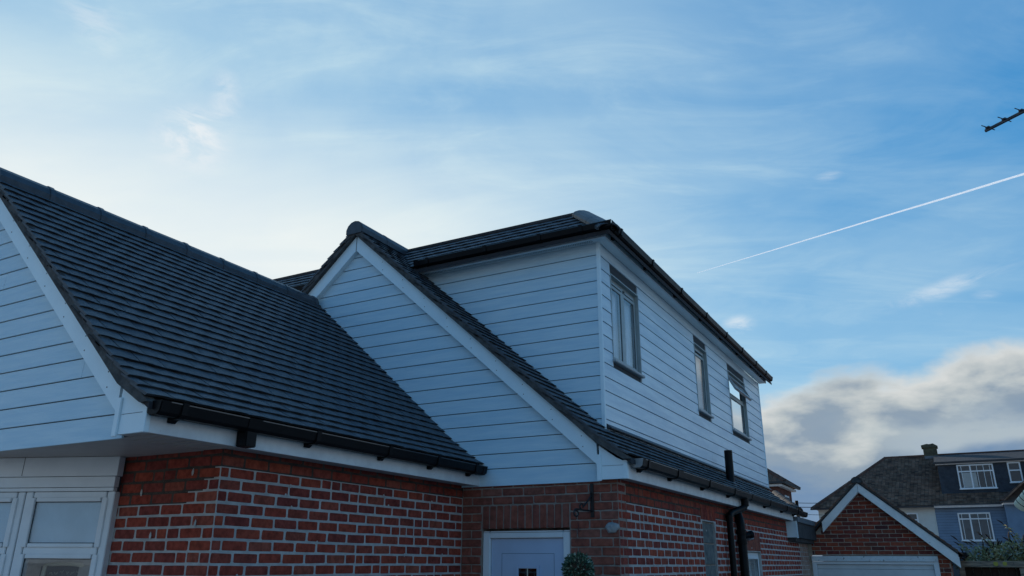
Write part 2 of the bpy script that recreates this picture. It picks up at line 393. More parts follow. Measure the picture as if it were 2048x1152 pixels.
# ------------------------------------------------------------ brick protos: unit length x, unit height z, outward y
def brick_proto(seed, L=0.207, H=0.063, D=0.03):
    r = random.Random(seed); j = lambda a: r.uniform(-a, a)
    c = 0.006
    def ring(ins, y):
        out = []
        for (sx_, sz_) in ((-1,-1),(1,-1),(1,1),(-1,1)):
            x = sx_*(L/2-ins); z = sz_*(H/2-ins)
            a, b = (x-sx_*(c+abs(j(.003))), z), (x, z-sz_*(c+abs(j(.003))))
            order = (b, a) if sx_*sz_ > 0 else (a, b)
            # keep ring counter-clockwise
            pts = {(-1,-1): (b, a), (1,-1): (a, b), (1,1): (b, a), (-1,1): (a, b)}[(sx_, sz_)]
            for q in pts: out.append((q[0], y, q[1]))
        return out
    o = ring(0, 0.0); rr2 = random.Random(seed+50)
    o = [(x+j(.0022), y, z+j(.0018)) for x, y, z in o]
    back = [(x, -D, z) for x, y, z in o]
    front = [(x*(1-0.006/(L/2)), 0.0035+rr2.uniform(-.0006, .0006), z*(1-0.005/(H/2))) for x, y, z in o]
    mid = [(x, -0.0015, z) for x, y, z in o]
    vs = front+mid+back; n = 8; fs = [tuple(range(n))]
    for a in (0, 8): fs += [(a+i, a+8+i, a+8+(i+1) % n, a+(i+1) % n) for i in range(n)]
    return (vs, fs)
PROT = [brick_proto(i) for i in range(8)]
BRICKS = []            # (score, kind, matrix, proto index, parent wall object, material)
def lay_bricks(p0, u, n, length, zs, wall, material, openings=(), first=0.0, jit=0.0015, bats=0.04, hscale=1.0, header=False, proud=0.0015):
    """courses between the bed joints zs, along u from p0"""
    u = Vector(u); n = Vector(n); th = math.atan2(-n.x, n.y)
    for k in range(len(zs)-1):
        z0, z1 = zs[k], zs[k+1]; zc = (z0+z1)/2; H = (z1-z0)-0.0112
        pitch = 0.2185
        a = -first-(0.1092 if k % 2 else 0.0)
        segs = [(0, length)]
        for (a0, a1, b0, b1) in openings:
            if zc > b0 and zc < b1:
                ns = []
                for s0, s1 in segs:
                    if a1 <= s0 or a0 >= s1: ns.append((s0, s1)); continue
                    if a0 > s0: ns.append((s0, a0))
                    if a1 < s1: ns.append((a1, s1))
                segs = ns
        half = 0; jb = 0.0
        while a < length:
            L = pitch
            if half > 0: L = half; half = 0
            elif random.random() < bats: L = pitch*random.uniform(.45, .55); half = pitch-L
            ja, jb = jb, random.uniform(-.006, .006)
            for s0, s1 in segs:
                b0, b1 = max(a+ja, s0), min(a+L+jb, s1)
                if b1-b0 < 0.035: continue
                ln = b1-b0-0.0108
                mid = Vector(p0)+u*((b0+b1)/2); mid.z = zc+random.uniform(-jit, jit)
                mid += n*(proud+random.uniform(-0.0012, 0.0018)*(1 if proud > 0 else 0.35))
                M = Matrix.Translation(mid) @ Matrix.Rotation(th+random.uniform(-.006, .006), 4, 'Z') @ Matrix.Rotation(random.uniform(-.008, .008), 4, 'Y') @ Matrix.Diagonal((ln/0.207, 1, H/0.063, 1))
                sc = in_view(mid)*ln*(abs(n.dot((CAM-mid).normalized())))
                BRICKS.append([sc, M, random.randrange(8), wall, material])
            a += L
def soldier(p0, u, n, length, z0, z1, wall, material, pitch=0.074):
    u = Vector(u); n = Vector(n); th = math.atan2(-n.x, n.y); k = int(round(length/pitch)); w = length/k
    for i in range(k):
        mid = Vector(p0)+u*(w*(i+.5)); mid.z = (z0+z1)/2; mid += n*(0.0015+random.uniform(-.001, .0015))
        M = Matrix.Translation(mid) @ Matrix.Rotation(th, 4, 'Z') @ Matrix.Rotation(math.pi/2+random.uniform(-.01, .01), 4, 'Y') @ Matrix.Diagonal(((z1-z0-0.008)/0.207, 1, (w-0.010)/0.063, 1))
        BRICKS.append([in_view(mid)*0.2, M, random.randrange(8), wall, material])
def flush_bricks(limit):
    BRICKS.sort(key=lambda b: -b[0])
    ms = {}
    rest = {}
    for i, (sc, M, k, wall, material) in enumerate(BRICKS):
        if i < limit and sc > 0:
            if (k, material) not in ms: ms[(k, material)] = proto_mesh('brick', PROT[k], material)
            inst_obj('brick', ms[(k, material)], M, wall)
        else:
            rest.setdefault((wall.parent.name if wall.parent else wall.name, material), MB()).inst(PROT[k], M)
    par = {}
    for (pn, material), mb in rest.items():
        mb.build('brickwork', material, bpy.data.objects[pn], fix=True, kind='stuff')
    BRICKS.clear()

# ------------------------------------------------------------ roof tiles
def tile_proto(seed, W=0.180, L=0.185, T=0.019):
    r = random.Random(seed); vs = []; xs = (-W/2, -W/6, W/6, W/2); cam_ = (0, 0.0022, 0.0022, 0)
    tail = [r.uniform(-.003, .003) for _ in xs]; up = [r.uniform(-.0015, .0015) for _ in xs]
    for i, x in enumerate(xs):
        for (y, z) in ((0+tail[i], 0), (0.014+tail[i], -T), (L, -0.0235), (L, -0.0235-T*0.6)):
            vs.append((x, y, z+cam_[i]+(up[i] if y < .05 else 0)))
    fs = []
    for i in range(3):
        a, b = i*4, i*4+4
        fs += [(a, b, b+2, a+2), (a+1, a+3, b+3, b+1), (a, a+1, b+1, b), (a+2, b+2, b+3, a+3)]
    fs += [(0, 2, 3, 1), (12, 13, 15, 14)]
    return (vs, fs)
TPROT = [tile_proto(i) for i in range(6)]
TILES = []
def lay_tiles(prof, u, p_origin, length, wall, material, gauge=0.115, width=0.186, first=0.0, ok=None, start=0.0, hipcut=0.0):
    """prof: polyline of (h,z) up the slope (h horizontal distance from origin along -n side), u: eave direction.
       world point = p_origin + hdir*h + z"""
    hdir, pts = prof
    u = Vector(u); hdir = Vector(hdir)
    cum = [0]
    for a, b in zip(pts, pts[1:]): cum.append(cum[-1]+math.hypot(b[0]-a[0], b[1]-a[1]))
    def at(s):
        for i in range(len(pts)-1):
            if s <= cum[i+1] or i == len(pts)-2:
                t = (s-cum[i])/(cum[i+1]-cum[i]); a, b = pts[i], pts[i+1]
                d = Vector((b[0]-a[0], b[1]-a[1])).normalized()
                return (a[0]+(b[0]-a[0])*t, a[1]+(b[1]-a[1])*t, d)
    k = 0; s = start
    while s < cum[-1]-0.02:
        h, z, d = at(s)
        up = (hdir*d.x+Vector((0, 0, d.y))).normalized(); nn = (hdir*(-d.y)+Vector((0, 0, d.x))).normalized()
        a = -first-(width/2 if k % 2 else 0)
        e_ = h*hipcut+0.10 if hipcut else 0
        while a < length-0.01:
            b0, b1 = max(a, e_), min(a+width, length-e_); a += width
            if b1-b0 < 0.03: continue
            mid = Vector(p_origin)+u*((b0+b1)/2)+hdir*h; mid.z = z
            if ok and not ok(mid): continue
            X = u.copy(); Y = up; 
            M = Matrix((X, Y, nn)).transposed().to_4x4()
            if M.to_3x3().determinant() < 0: M = Matrix((-X, Y, nn)).transposed().to_4x4()
            M.translation = mid+nn*random.uniform(-.0012, .0018)
            M = M @ Matrix.Rotation(random.uniform(-.007, .007), 4, 'Z') @ Matrix.Rotation(random.uniform(-.006, .006), 4, 'Y') @ Matrix.Diagonal(((b1-b0-0.0055)/0.180, min(1.0, max(0.1, (cum[-1]-s+0.01)/0.185)), 1, 1))
            TILES.append([in_view(mid)*(b1-b0)*max(0.02, nn.dot((CAM-mid).normalized())), M, random.randrange(6), wall, material])
        s += gauge; k += 1
def flush_tiles(limit):
    TILES.sort(key=lambda b: -b[0]); ms = {}; rest = {}
    for i, (sc, M, k, wall, material) in enumerate(TILES):
        if i < limit and sc > 0:
            if (k, material) not in ms: ms[(k, material)] = proto_mesh('roof_tile', TPROT[k], material)
            inst_obj('roof_tile', ms[(k, material)], M, wall)
        else: rest.setdefault((wall.parent.name, material), MB()).inst(TPROT[k], M)
    for (pn, material), mb in rest.items():
        mb.build('roof_tiling', material, bpy.data.objects[pn], kind='stuff')
    TILES.clear()
def ridge_tiles(p0, p1, r, drop, parent, material, seg=0.44, n=9, name='ridge_tile', flat=0.62, collar=0.007, skew=0.0):
    p0, p1 = Vector(p0), Vector(p1); d = (p1-p0); L = d.length; d.normalize()
    side = d.cross(Vector((0, 0, 1))).normalized(); up = side.cross(d)
    k = max(1, int(round(L/seg))); s = L/k
    for i in range(k):
        a = p0+d*(s*i); b = p0+d*(s*(i+1)-0.004); mb = MB()
        def ringat(p, rr): return [p+side*rr*math.cos(t)+up*(rr*math.sin(t)*flat*1.25) for t in [math.pi*(-.08+1.16*q/(n-1)) for q in range(n)]]
        jj = random.uniform(-.003, .003)
        secs = [(a, r+collar*.2), (a+d*(s-0.05), r+jj), (a+d*(s-0.048), r+collar+jj), (b, r+collar+jj)]
        rings = [ringat(p, rr)+ringat(p, rr-0.016)[::-1] for p, rr in secs]
        m_ = 2*n; vs = [q for g in rings for q in g]; fs = []
        for j in range(3): fs += [(j*m_+q, j*m_+(q+1) % m_, (j+1)*m_+(q+1) % m_, (j+1)*m_+q) for q in range(m_)]
        for j in (0, 3): fs += [(j*m_+q, j*m_+q+1, j*m_+m_-2-q, j*m_+m_-1-q) for q in range(n-1)]
        mb.add(vs, fs); mb.build(name, material, parent)

# ============================================================ GROUND
g = MB(); g.box(-600, 600, -400, 900, -0.5, -0.15); tag(g.build('ground', 'paving', fix=True), kind='structure')

# ============================================================ THE HOUSE
house = empty('house', (-4.0, 9.0, -0.15), 'white clad brick house with slate roofs, two front gables and a three-window box dormer', 'house')
ZE, MSL = 2.38, 0.883
XA, YA = -3.919, 2.80      # left wing: fascia face, bargeboard face
XB, YB = -2.401, 6.376     # right gable: the same
RA, RB = -6.22, -5.62      # ridges
def surf(xe, x):           # top of tiles
    d = xe-x
    return 2.563+MSL*d if d > 0.30 else 2.828-0.76*(0.30-d)
PROF = lambda span: [(0.0, 2.585), (0.15, 2.683), (0.35, 2.828), (0.60, 3.046), (0.05+span, 2.563+MSL*span)]

# ---- brick walls
ZG = [1.0+0.0]  # placeholder
z0 = 1.976
GR = [z0+0.0752*k for k in range(-12, 7)]
GR = [z for z in GR if z < 2.44]
XWL, YWL, YWB, XWR = -4.115, 3.54, 6.46, -2.525
w = MB(); w.box(-8.44, XWL-0.002, YWL+0.002, 6.9, -0.15, 2.275)
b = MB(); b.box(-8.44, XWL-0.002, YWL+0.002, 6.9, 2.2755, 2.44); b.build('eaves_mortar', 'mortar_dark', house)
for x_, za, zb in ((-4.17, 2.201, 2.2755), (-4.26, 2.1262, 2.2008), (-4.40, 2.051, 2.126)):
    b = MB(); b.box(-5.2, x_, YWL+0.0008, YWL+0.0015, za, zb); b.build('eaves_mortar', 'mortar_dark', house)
wl = w.build('brick_wall', 'mortar_white', house)
w = MB()
w.box(-8.9, -3.888, YWB+0.002, 6.65, -0.15, 2.44); w.box(-2.99, XWR-0.002, YWB+0.002, 6.65, -0.15, 2.44); w.box(-3.888, -2.99, YWB+0.002, 6.65, 1.99, 2.44)
w.box(-3.888, -2.99, 6.60, 6.65, -0.15, 1.99)
wb = w.build('brick_wall', 'mortar_grey', house)
wr = MB()
def wallx(y0, y1, z0_, z1_): wr.box(-2.9, XWR-0.002, y0, y1, z0_, z1_)
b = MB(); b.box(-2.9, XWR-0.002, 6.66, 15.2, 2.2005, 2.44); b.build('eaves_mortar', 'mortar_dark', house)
wallx(6.66, 9.03, -0.15, 2.20); wallx(9.03, 9.56, 2.155, 2.20); wallx(9.56, 10.99, -0.15, 2.20); wallx(10.99, 11.95, 1.85, 2.20); wallx(11.95, 15.2, -0.15, 2.20); wallx(10.99, 11.95, -0.15, 0.9)
wr = wr.build('brick_wall', 'mortar_white', house)
wp = MB(); wp.box(-2.9, XWR-0.002, 15.202, 16.06, -0.15, 2.2); wp = wp.build('painted_wall', 'mortar_white', house, label='whitewashed end of the side wall')
lay_bricks((XWL, YWL, 0), (0, 1, 0), (1, 0, 0), YWB-YWL, GR, wl, 'brick_red', first=0.03, proud=-0.0035)
lay_bricks((XWL, YWL, 0), (-1, 0, 0), (0, -1, 0), 1.10, GR, wl, 'brick_red', first=0.12, proud=-0.003)
lay_bricks((XWL, YWB, 0), (1, 0, 0), (0, -1, 0), XWR-XWL, GR, wb, 'brick_front', openings=[(0.223, 1.129, -1, 2.20)], first=0.0, bats=0.0)
soldier((-3.888, YWB, 0), (1, 0, 0), (0, -1, 0), 0.898, 1.985, 2.197, wb, 'brick_soldier')
lay_bricks((XWR, YWB, 0), (0, 1, 0), (1, 0, 0), 15.2-YWB, GR, wr, 'brick_red', openings=[(2.57, 3.10, -1, 2.155), (4.53, 5.49, -1, 2.075), (2.52, 3.15, 2.155, 2.33)], first=0.03, bats=0.08, proud=-0.0044)
soldier((XWR, 8.98, 0), (0, 1, 0), (1, 0, 0), 0.63, 2.165, 2.34, wr, 'brick_red')
soldier((XWR, 10.99, 0), (0, 1, 0), (1, 0, 0), 0.96, 1.86, 2.07, wr, 'brick_soldier')
lay_bricks((XWR, 15.21, 0), (0, 1, 0), (1, 0, 0), 0.85, [z for z in GR if z < 2.12], wp, 'brick_pale', bats=0.0)
# blocked-up opening
for k in range(5):
    z1_ = 2.135-0.232*k
    b = MB(); b.box(-2.7, -2.545+random.uniform(-.004, .004), 9.045, 9.54, z1_-0.215, z1_)
    b.build('concrete_block', 'concrete_block', house, bevel=0.004)
b = MB(); b.box(-2.8, -2.556, 9.03, 9.56, -0.15, 2.155); b.build('block_mortar', 'mortar_grey', house)
# fresh mortar dabs on the pointing
mb = MB()
def dab(p, n, w_, h_):
    p = Vector(p); n = Vector(n); u = Vector((0, 0, 1)).cross(n)
    vs = [p+n*0.012]; k = 9
    for i in range(k):
        t = 2*math.pi*i/k; vs.append(p+u*math.cos(t)*w_*random.uniform(.7, 1.2)+Vector((0, 0, 1))*math.sin(t)*h_*random.uniform(.7, 1.2)+n*0.003)
    mb.add(vs, [(0, 1+i, 1+(i+1) % k) for i in range(k)], True)
for _ in range(26):
    y = random.uniform(3.7, 6.2); dab((XWL+0.004, y, random.choice(GR)+random.uniform(-.004, .012)), (1, 0, 0), 0.010, 0.013)
for _ in range(20):
    dab((XWR+0.004, random.uniform(6.5, 12), random.choice(GR)), (1, 0, 0), 0.012, 0.014)
for x, z in ((-4.37, 2.25), (-4.86, 2.13), (-4.70, 1.85), (-4.28, 1.92)): dab((x, YWL-0.004, z), (0, -1, 0), 0.011, 0.026)
mb.build('mortar_dabs', 'mortar_white', house, kind='stuff')
# grey patch on the right corner where a lamp was
b = MB(); cpt = Vector((-2.585, 6.455, 1.985)); vs = []; fs = []
N1, N2 = 7, 12
for i in range(N1+1):
    for j in range(N2):
        t = 2*math.pi*j/N2; ph = math.pi*i/N1
        rr = 1+0.35*noise.noise(Vector((math.cos(t)*2, math.sin(t)*2, i*.6)))
        vs.append(cpt+Vector((math.sin(ph)*math.cos(t)*0.062*rr, math.cos(ph)*0.03, math.sin(ph)*math.sin(t)*0.045*rr)))
for i in range(N1):
    for j in range(N2): fs.append((i*N2+j, i*N2+(j+1) % N2, (i+1)*N2+(j+1) % N2, (i+1)*N2+j))
b.add(vs, fs, True); b.build('mortar_patch', 'mortar_lump', house)

flush_bricks(300)

# ---- roof A (left wing) and roof B (right gable): underlay, tiles, ridge
def slope_under(name, xe, sgn, span, y0, y1, xr):
    """sgn +1: slope facing +x"""
    b = MB(); pts = PROF(span)
    poly = [((xe+0.05*sgn)-sgn*h, z-0.045) for h, z in pts]+[((xe+0.05*sgn)-sgn*h, z-0.085) for h, z in reversed(pts)]
    b.prism(poly, 'y', y0, y1); return b.build(name, 'underlay', house)
spanA, spanB = XA-RA, XB-RB
XA2, XB2 = 2*RA-XA, 2*RB-XB
sA = slope_under('roof_slope', XA, 1, spanA, YA-0.03, 6.44, RA)
sA2 = slope_under('roof_slope', XA2, -1, spanA, YA-0.03, 6.44, RA)
sB = slope_under('roof_slope', XB, 1, spanB, YB-0.03, 14.45, RB)
sB2 = slope_under('roof_slope', XB2, -1, spanB, YB-0.03, 14.45, RB)
lay_tiles(((-1, 0, 0), PROF(spanA)), (0, 1, 0), (XA+0.05, YA-0.055, 0), 6.447-(YA-0.055), sA, 'tile_slate', first=0.0)
lay_tiles(((1, 0, 0), PROF(spanA)), (0, 1, 0), (XA2-0.05, YA-0.055, 0), 6.447-(YA-0.055), sA2, 'tile_slate')
def okB(p): return p.y < 7.32 or p.x > -2.85
lay_tiles(((-1, 0, 0), PROF(spanB)), (0, 1, 0), (XB+0.05, YB-0.055, 0), 14.5-(YB-0.055), sB, 'tile_slate', ok=okB)
lay_tiles(((1, 0, 0), PROF(spanB)), (0, 1, 0), (XB2-0.05, YB-0.055, 0), 1.0, sB2, 'tile_slate')
# verge undercloak and bedding
def verge(xe, xr, y, parent, sgn=1, top=None):
    xs = [xe+0.045, xe-0.02, xe-0.25]+[xe-0.25-(xe-0.25-xr)*k/6 for k in range(1, 7)]
    up_ = [(x, surf(xe, x)-0.018) for x in xs]; lo = [(x, max(2.448+MSL*(xe-x)+0.003 if xe-x > .25 else surf(xe, x)-0.105, 2.540)) for x in reversed(xs)]
    poly = up_+lo
    if sgn < 0: poly = [(2*xr-x, z) for x, z in poly]
    b = MB(); b.prism(poly, 'y', y-0.046, y+0.02); q = b.build('verge', 'verge_mortar', parent)
    # edges of the lapped under-tiles showing in the bedding
    e = MB(); L = (xe-0.1-xr); k = int(L/0.085)
    for i in range(4, k):
        x = xe-0.12-i*0.085; dd = 0.032+0.022*(i % 3)+random.uniform(-.004, .004)
        a = math.atan(MSL)-0.10-random.uniform(0, .05); X = x if sgn > 0 else 2*xr-x
        ux = Vector((-math.cos(a)*sgn, 0, math.sin(a))); un = Vector((math.sin(a)*sgn, 0, math.cos(a)))
        e.obox((X, y-0.03, surf(xe, x)-dd), ux, (0, 1, 0), un, 0.085, 0.0215, 0.0055)
    e.build('verge_tile_edges', 'tile_edge', q, kind='stuff')
verge(XA, RA, YA, house); verge(XA, RA, YA, house, -1); verge(XB, RB, YB, house); verge(XB, RB, YB, house, -1)
ridge_tiles((RA, YA-0.05, 4.50), (RA, 6.35, 4.50), 0.125, 0, house, 'ridge_slate', seg=0.44, flat=0.8)
ridge_tiles((RB, YB-0.06, 5.335), (RB, 7.35, 5.335), 0.125, 0, house, 'ridge_slate', seg=0.46, flat=0.8, collar=0.004)
b = MB(); b.prism([(RB+0.115*math.cos(t), 5.335+0.115*math.sin(t)) for t in [math.pi*(-.1+1.2*q/10) for q in range(11)]], 'y', YB-0.064, YB+0.1); b.build('ridge_end_bedding', 'ridge_slate', house)

# ---- gable cladding boards
def tri_x(xe, z, off): return xe-(z+off-2.448)/MSL
def gable_boards(xe, xr, y, lines, zbot, strip, mtl, backing_y, xlo=None, joints={}):
    bk = MB(); top = 2.448+MSL*(xe-xr)-0.03
    xl = 2*xr-xe if xlo is None else xlo
    bk.prism([(xe-0.05, ZE+0.01), (xe-0.05, ZE+0.04), (xr, top), (2*xr-xe+0.05, ZE+0.04), (2*xr-xe+0.05, ZE+0.01)], 'y', backing_y, backing_y+0.05)
    p = bk.build('gable_backing', 'cladding_backing', house)
    zs = [zbot]+list(lines)
    zt = zs[-1]
    stp = lines[1]-lines[0]
    while zt < top-0.05: zt += stp; zs.append(zt)
    for i in range(len(zs)-1):
        a, c = zs[i]+(0.007 if i else 0), min(zs[i+1], top-0.03)
        if c-a < 0.03: continue
        xa = min(xe-strip, tri_x(xe, a, 0.05)); xc = min(xe-strip, tri_x(xe, c, 0.05))
        la, lc = (2*xr-xa, 2*xr-xc)
        if xlo is not None: la, lc = max(la, xlo), max(lc, xlo)
        cuts = joints.get(i, [])
        edges = [(la, lc)]+[(q, q) for q in cuts]+[(xa, xc)]
        for (l0, l1), (r0, r1) in zip(edges, edges[1:]):
            g_ = 0.0015
            b = MB(); t0, t1 = 0.0, 0.010
            y0_ = y; l0_, l1_ = (l0+g_ if l0 in cuts else l0), (l1+g_ if l1 in cuts else l1); r0_, r1_ = (r0-g_ if r0 in cuts else r0), (r1-g_ if r1 in cuts else r1)
            b.add([(l0_, y0_, a), (r0_, y0_, a), (r1_, y0_+t1*.6, c), (l1_, y0_+t1*.6, c), (l0_, backing_y, a), (r0_, backing_y, a), (r1_, backing_y, c), (l1_, backing_y, c)],
                  [(0,1,2,3),(7,6,5,4),(0,4,5,1),(1,5,6,2),(2,6,7,3),(3,7,4,0)])
            b.build('cladding_board', mtl, p)
gable_boards(XA, RA, 2.87, [2.517+0.132*k for k in range(13)], 2.372, 0.29, 'cladding', 2.885, joints={3: [-4.72], 9: [-5.9]})
gable_boards(XB, RB, 6.435, [2.527+0.1395*k for k in range(18)], 2.372, 0.29, 'cladding', 6.450, xlo=-6.9, joints={6: [-5.0]})
# ---- bargeboards
def barge(xe, xr, y, sgn, cut_z=None):
    """outer edge 2.448 line, inner edge 0.183 lower vertically"""
    o = lambda x: 2.448+MSL*(xe-x); i_ = lambda x: 2.265+MSL*(xe-x)
    xs = xe-0.277
    poly = [(xs, i_(xs)), (xs, o(xs)), (xr, o(xr)), (xr, i_(xr))]
    if sgn < 0: poly = [(2*xr-x, z) for x, z in poly]
    b = MB(); b.prism(poly, 'y', y, y+0.022); q = b.build('bargeboard', 'white_trim', house)
    # return (soffit) behind the board
    poly = [(xs, i_(xs)+0.003), (xs, i_(xs)+0.018), (xr, i_(xr)+0.018), (xr, i_(xr)+0.003)]
    if sgn < 0: poly = [(2*xr-x, z) for x, z in poly]
    b = MB(); b.prism(poly, 'y', y+0.023, y+0.09); b.build('barge_soffit', 'white_trim', house)
    # nails
    nb = MB(); L = xe-0.35-xr; k = int(L/0.30)
    for j in range(k):
        x = xe-0.42-j*0.30
        for dd in (0.05, 0.135):
            xx = x+(0.012 if dd > .1 else 0)
            zz = o(xx)-dd; X = 2*xr-xx if sgn < 0 else xx
            nb.tube([(X, y-0.002, zz), (X, y+0.004, zz)], 0.0045, 6)
    if k > 0: nb.build('nail_heads', 'seal', q, kind='stuff')
barge(XA, RA, YA, 1); barge(XA, RA, YA, -1); barge(XB, RB, YB, 1)
# left board of gable B stops on roof A
o = lambda x: 2.448+MSL*(XB-x)
xs0 = -6.335; mir = lambda x: 2*RB-x
b = MB(); b.prism([(RB, o(RB)-0.183), (RB, o(RB)), (xs0, o(mir(xs0))), (xs0-0.03, o(mir(xs0))-0.06), (xs0+0.02, o(mir(xs0+0.02))-0.183)], 'y', YB, YB+0.022)
b.build('bargeboard', 'white_trim', house)
b = MB(); b.prism([(RB, o(RB)-0.18), (RB, o(RB)-0.165), (xs0, o(mir(xs0))-0.165), (xs0, o(mir(xs0))-0.18)], 'y', YB+0.023, YB+0.09); b.build('barge_soffit', 'white_trim', house)
b = MB(); b.prism([(RB-0.004, o(RB)-0.185), (RB-0.004, o(RB)-0.002), (RB+0.004, o(RB)-0.002), (RB+0.004, o(RB)-0.185)], 'y', YB-0.003, YB+0.001); b.build('joint_trim', 'upvc_joint', house)
# ---- box ends
def box_end(xe, y):
    xs = xe-0.277
    b = MB(); b.prism([(xs+0.02, ZE), (xs+0.02, 2.448+MSL*0.257), (xe-0.25, 2.669), (xe-0.10, 2.562), (xe-0.04, 2.535), (xe-0.035, 2.535), (xe-0.035, 2.497), (xs+0.045, 2.497), (xs+0.045, 2.493), (xe-0.035, 2.493), (xe-0.035, ZE)], 'y', y+0.004, y+0.026)
    b.build('box_end', 'white_trim', house)
    b = MB(); b.box(xs+0.042, xe-0.036, y+0.010, y+0.020, ZE+0.1, 2.50); b.build('box_joint', 'upvc_joint', house)
    b = MB(); b.box(xs, xs+0.042, y-0.010, y+0.004, ZE-0.012, 2.265+MSL*0.26+0.10); b.build('cover_strip', 'white_trim', house, bevel=0.003)
    b = MB(); b.box(xe-0.034, xe+0.004, y-0.004, y+0.03, ZE-0.002, 2.535); b.build('corner_trim', 'white_trim', house, bevel=0.003)
box_end(XA, YA); box_end(XB, YB)
# ---- fascias and soffits at the eaves
b = MB(); b.box(XA-0.022, XA, YA+0.031, 6.44, ZE, 2.535); b.build('fascia', 'white_fascia', house)
b = MB(); b.box(XB-0.022, XB, YB+0.031, 14.12, ZE, 2.535); b.build('fascia', 'white_fascia', house)
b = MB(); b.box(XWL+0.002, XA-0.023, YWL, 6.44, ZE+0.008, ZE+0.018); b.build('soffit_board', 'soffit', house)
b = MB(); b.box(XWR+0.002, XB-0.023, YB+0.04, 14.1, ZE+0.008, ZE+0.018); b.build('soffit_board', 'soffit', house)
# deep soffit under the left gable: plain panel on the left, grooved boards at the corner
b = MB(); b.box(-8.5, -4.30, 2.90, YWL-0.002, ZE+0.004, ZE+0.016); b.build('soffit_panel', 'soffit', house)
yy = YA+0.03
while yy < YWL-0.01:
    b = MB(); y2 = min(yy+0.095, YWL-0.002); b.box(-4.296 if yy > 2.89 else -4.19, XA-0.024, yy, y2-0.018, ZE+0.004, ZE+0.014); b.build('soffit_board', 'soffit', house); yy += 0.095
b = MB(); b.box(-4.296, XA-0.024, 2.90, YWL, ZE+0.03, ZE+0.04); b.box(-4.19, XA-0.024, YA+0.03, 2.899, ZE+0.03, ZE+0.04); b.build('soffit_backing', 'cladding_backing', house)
# ---- gutters
GP = [(0.0, 0.0), (0.004, -0.062), (0.022, -0.074), (0.078, -0.074), (0.100, -0.058), (0.112, 0.0), (0.106, 0.0), (0.095, -0.054), (0.076, -0.069), (0.024, -0.069), (0.008, -0.058), (0.005, 0.0)]
def gutter(p0, p1, out, zt, brackets, ends=(True, True), unions=(), stop='black_plastic', miters=(0, 0)):
    p0 = Vector((*p0, zt)); p1 = Vector((*p1, zt)); out = Vector(out); up = Vector((0, 0, 1)); d = (p1-p0).normalized()
    g_ = MB(); n = len(GP)
    v0 = [p0+out*(a+0.008)+up*b_-d*(miters[0]*(a+0.008)) for a, b_ in GP]; v1 = [p1+out*(a+0.008)+up*b_+d*(miters[1]*(a+0.008)) for a, b_ in GP]
    g_.add(v0+v1, [(i, (i+1) % n, (i+1) % n+n, i+n) for i in range(n)]+[tuple(range(n))[::-1], tuple(range(n, 2*n))])
    go = g_.build('gutter', 'black_plastic', house)
    e = MB(); e.sweep([(0.1135, 0.0008), (0.1135, 0.0035), (0.1215, 0.0035), (0.1215, -0.003)], p0-d*(miters[0]*0.12), p1+d*(miters[1]*0.12), out, up); e.build('gutter_lip', 'lip_glint', go)
    for t, ends_, sg in ((p0, ends[0], -1), (p1, ends[1], 1)):
        if ends_:
            e = MB(); e.sweep([(a+0.008+(0.003 if a > .05 else -.002), b_*1.04+0.004) for a, b_ in GP[:6]], t-d*0.004, t+d*0.006*sg, out, up); e.build('stop_end', stop, go)
            e = MB(); e.sweep([(a+0.008+(0.004 if a > .05 else -.003), b_*1.07+0.003) for a, b_ in GP], t-d*sg*0.001, t-d*sg*0.06, out, up); e.build('gutter_union', 'black_plastic', go)
    for s_ in brackets:
        c = p0+d*s_
        e = MB(); e.sweep([(-0.004, 0.006), (-0.004, -0.045), (0.0, -0.095), (0.022, -0.10), (0.045, -0.082), (0.09, -0.080), (0.119, -0.060), (0.128, 0.010), (0.112, 0.012), (0.113, 0.003), (0.118, 0.0), (0.109, -0.058), (0.088, -0.074), (0.03, -0.0745), (0.012, -0.06), (0.008, 0.006)], c-d*0.02, c+d*0.02, out, up)
        e.build('bracket', 'black_plastic', go)
    for s_ in unions:
        c = p0+d*s_
        e = MB(); e.sweep([(a+0.008+(0.005 if a > .05 else -.004), b_*1.09+0.004) for a, b_ in GP], c-d*0.055, c+d*0.055, out, up); e.build('gutter_union', 'black_plastic', go)
    return go
gA = gutter((XA, 2.80), (XA, 6.38), (1, 0, 0), 2.545, [0.16, 1.28, 2.10, 2.78, 3.40], unions=[0.70])
gB = gutter((XB, 6.46), (XB, 14.95), (1, 0, 0), 2.548, [0.16, 1.02, 2.15, 3.27, 5.35, 6.6, 7.6], unions=[1.1, 4.22], stop='grey_plastic')
# outlet on gutter A, with its short pipe back to the corner of the wall
oy = 2.80+0.70
b = MB(); b.tube([(XA+0.06, oy, 2.47), (XA+0.06, oy, 2.37), (XA+0.03, oy+0.01, 2.33), (XA-0.04, oy+0.03, 2.27)], 0.036, 10) if False else b.box(XA+0.004, XA+0.095, oy-0.045, oy+0.045, 2.375, 2.475)
b.build('outlet', 'black_plastic', gA, bevel=0.006)
# rain pipe on the right wall
oy = 10.40
b = MB(); b.tube([(XB+0.062, oy, 2.47), (XB+0.062, oy, 2.40), (XB+0.052, oy-0.02, 2.37), (-2.45, 10.12, 2.30), (-2.462, 10.05, 2.27), (-2.462, 10.03, 2.2), (-2.462, 10.03, 1.0), (-2.462, 10.03, 0.0)], 0.040, 12)
rp = b.build('rain_pipe', 'black_plastic', house)
for z in (2.19, 1.2, 0.4):
    b = MB(); b.tube([(-2.462, 10.03, z), (-2.462, 10.03, z+0.07)], 0.048, 12); b.build('pipe_collar', 'black_plastic', rp)
b = MB(); b.tube([(XB+0.062, oy, 2.50), (XB+0.062, oy, 2.39)], 0.05, 12); b.build('outlet', 'black_plastic', rp)
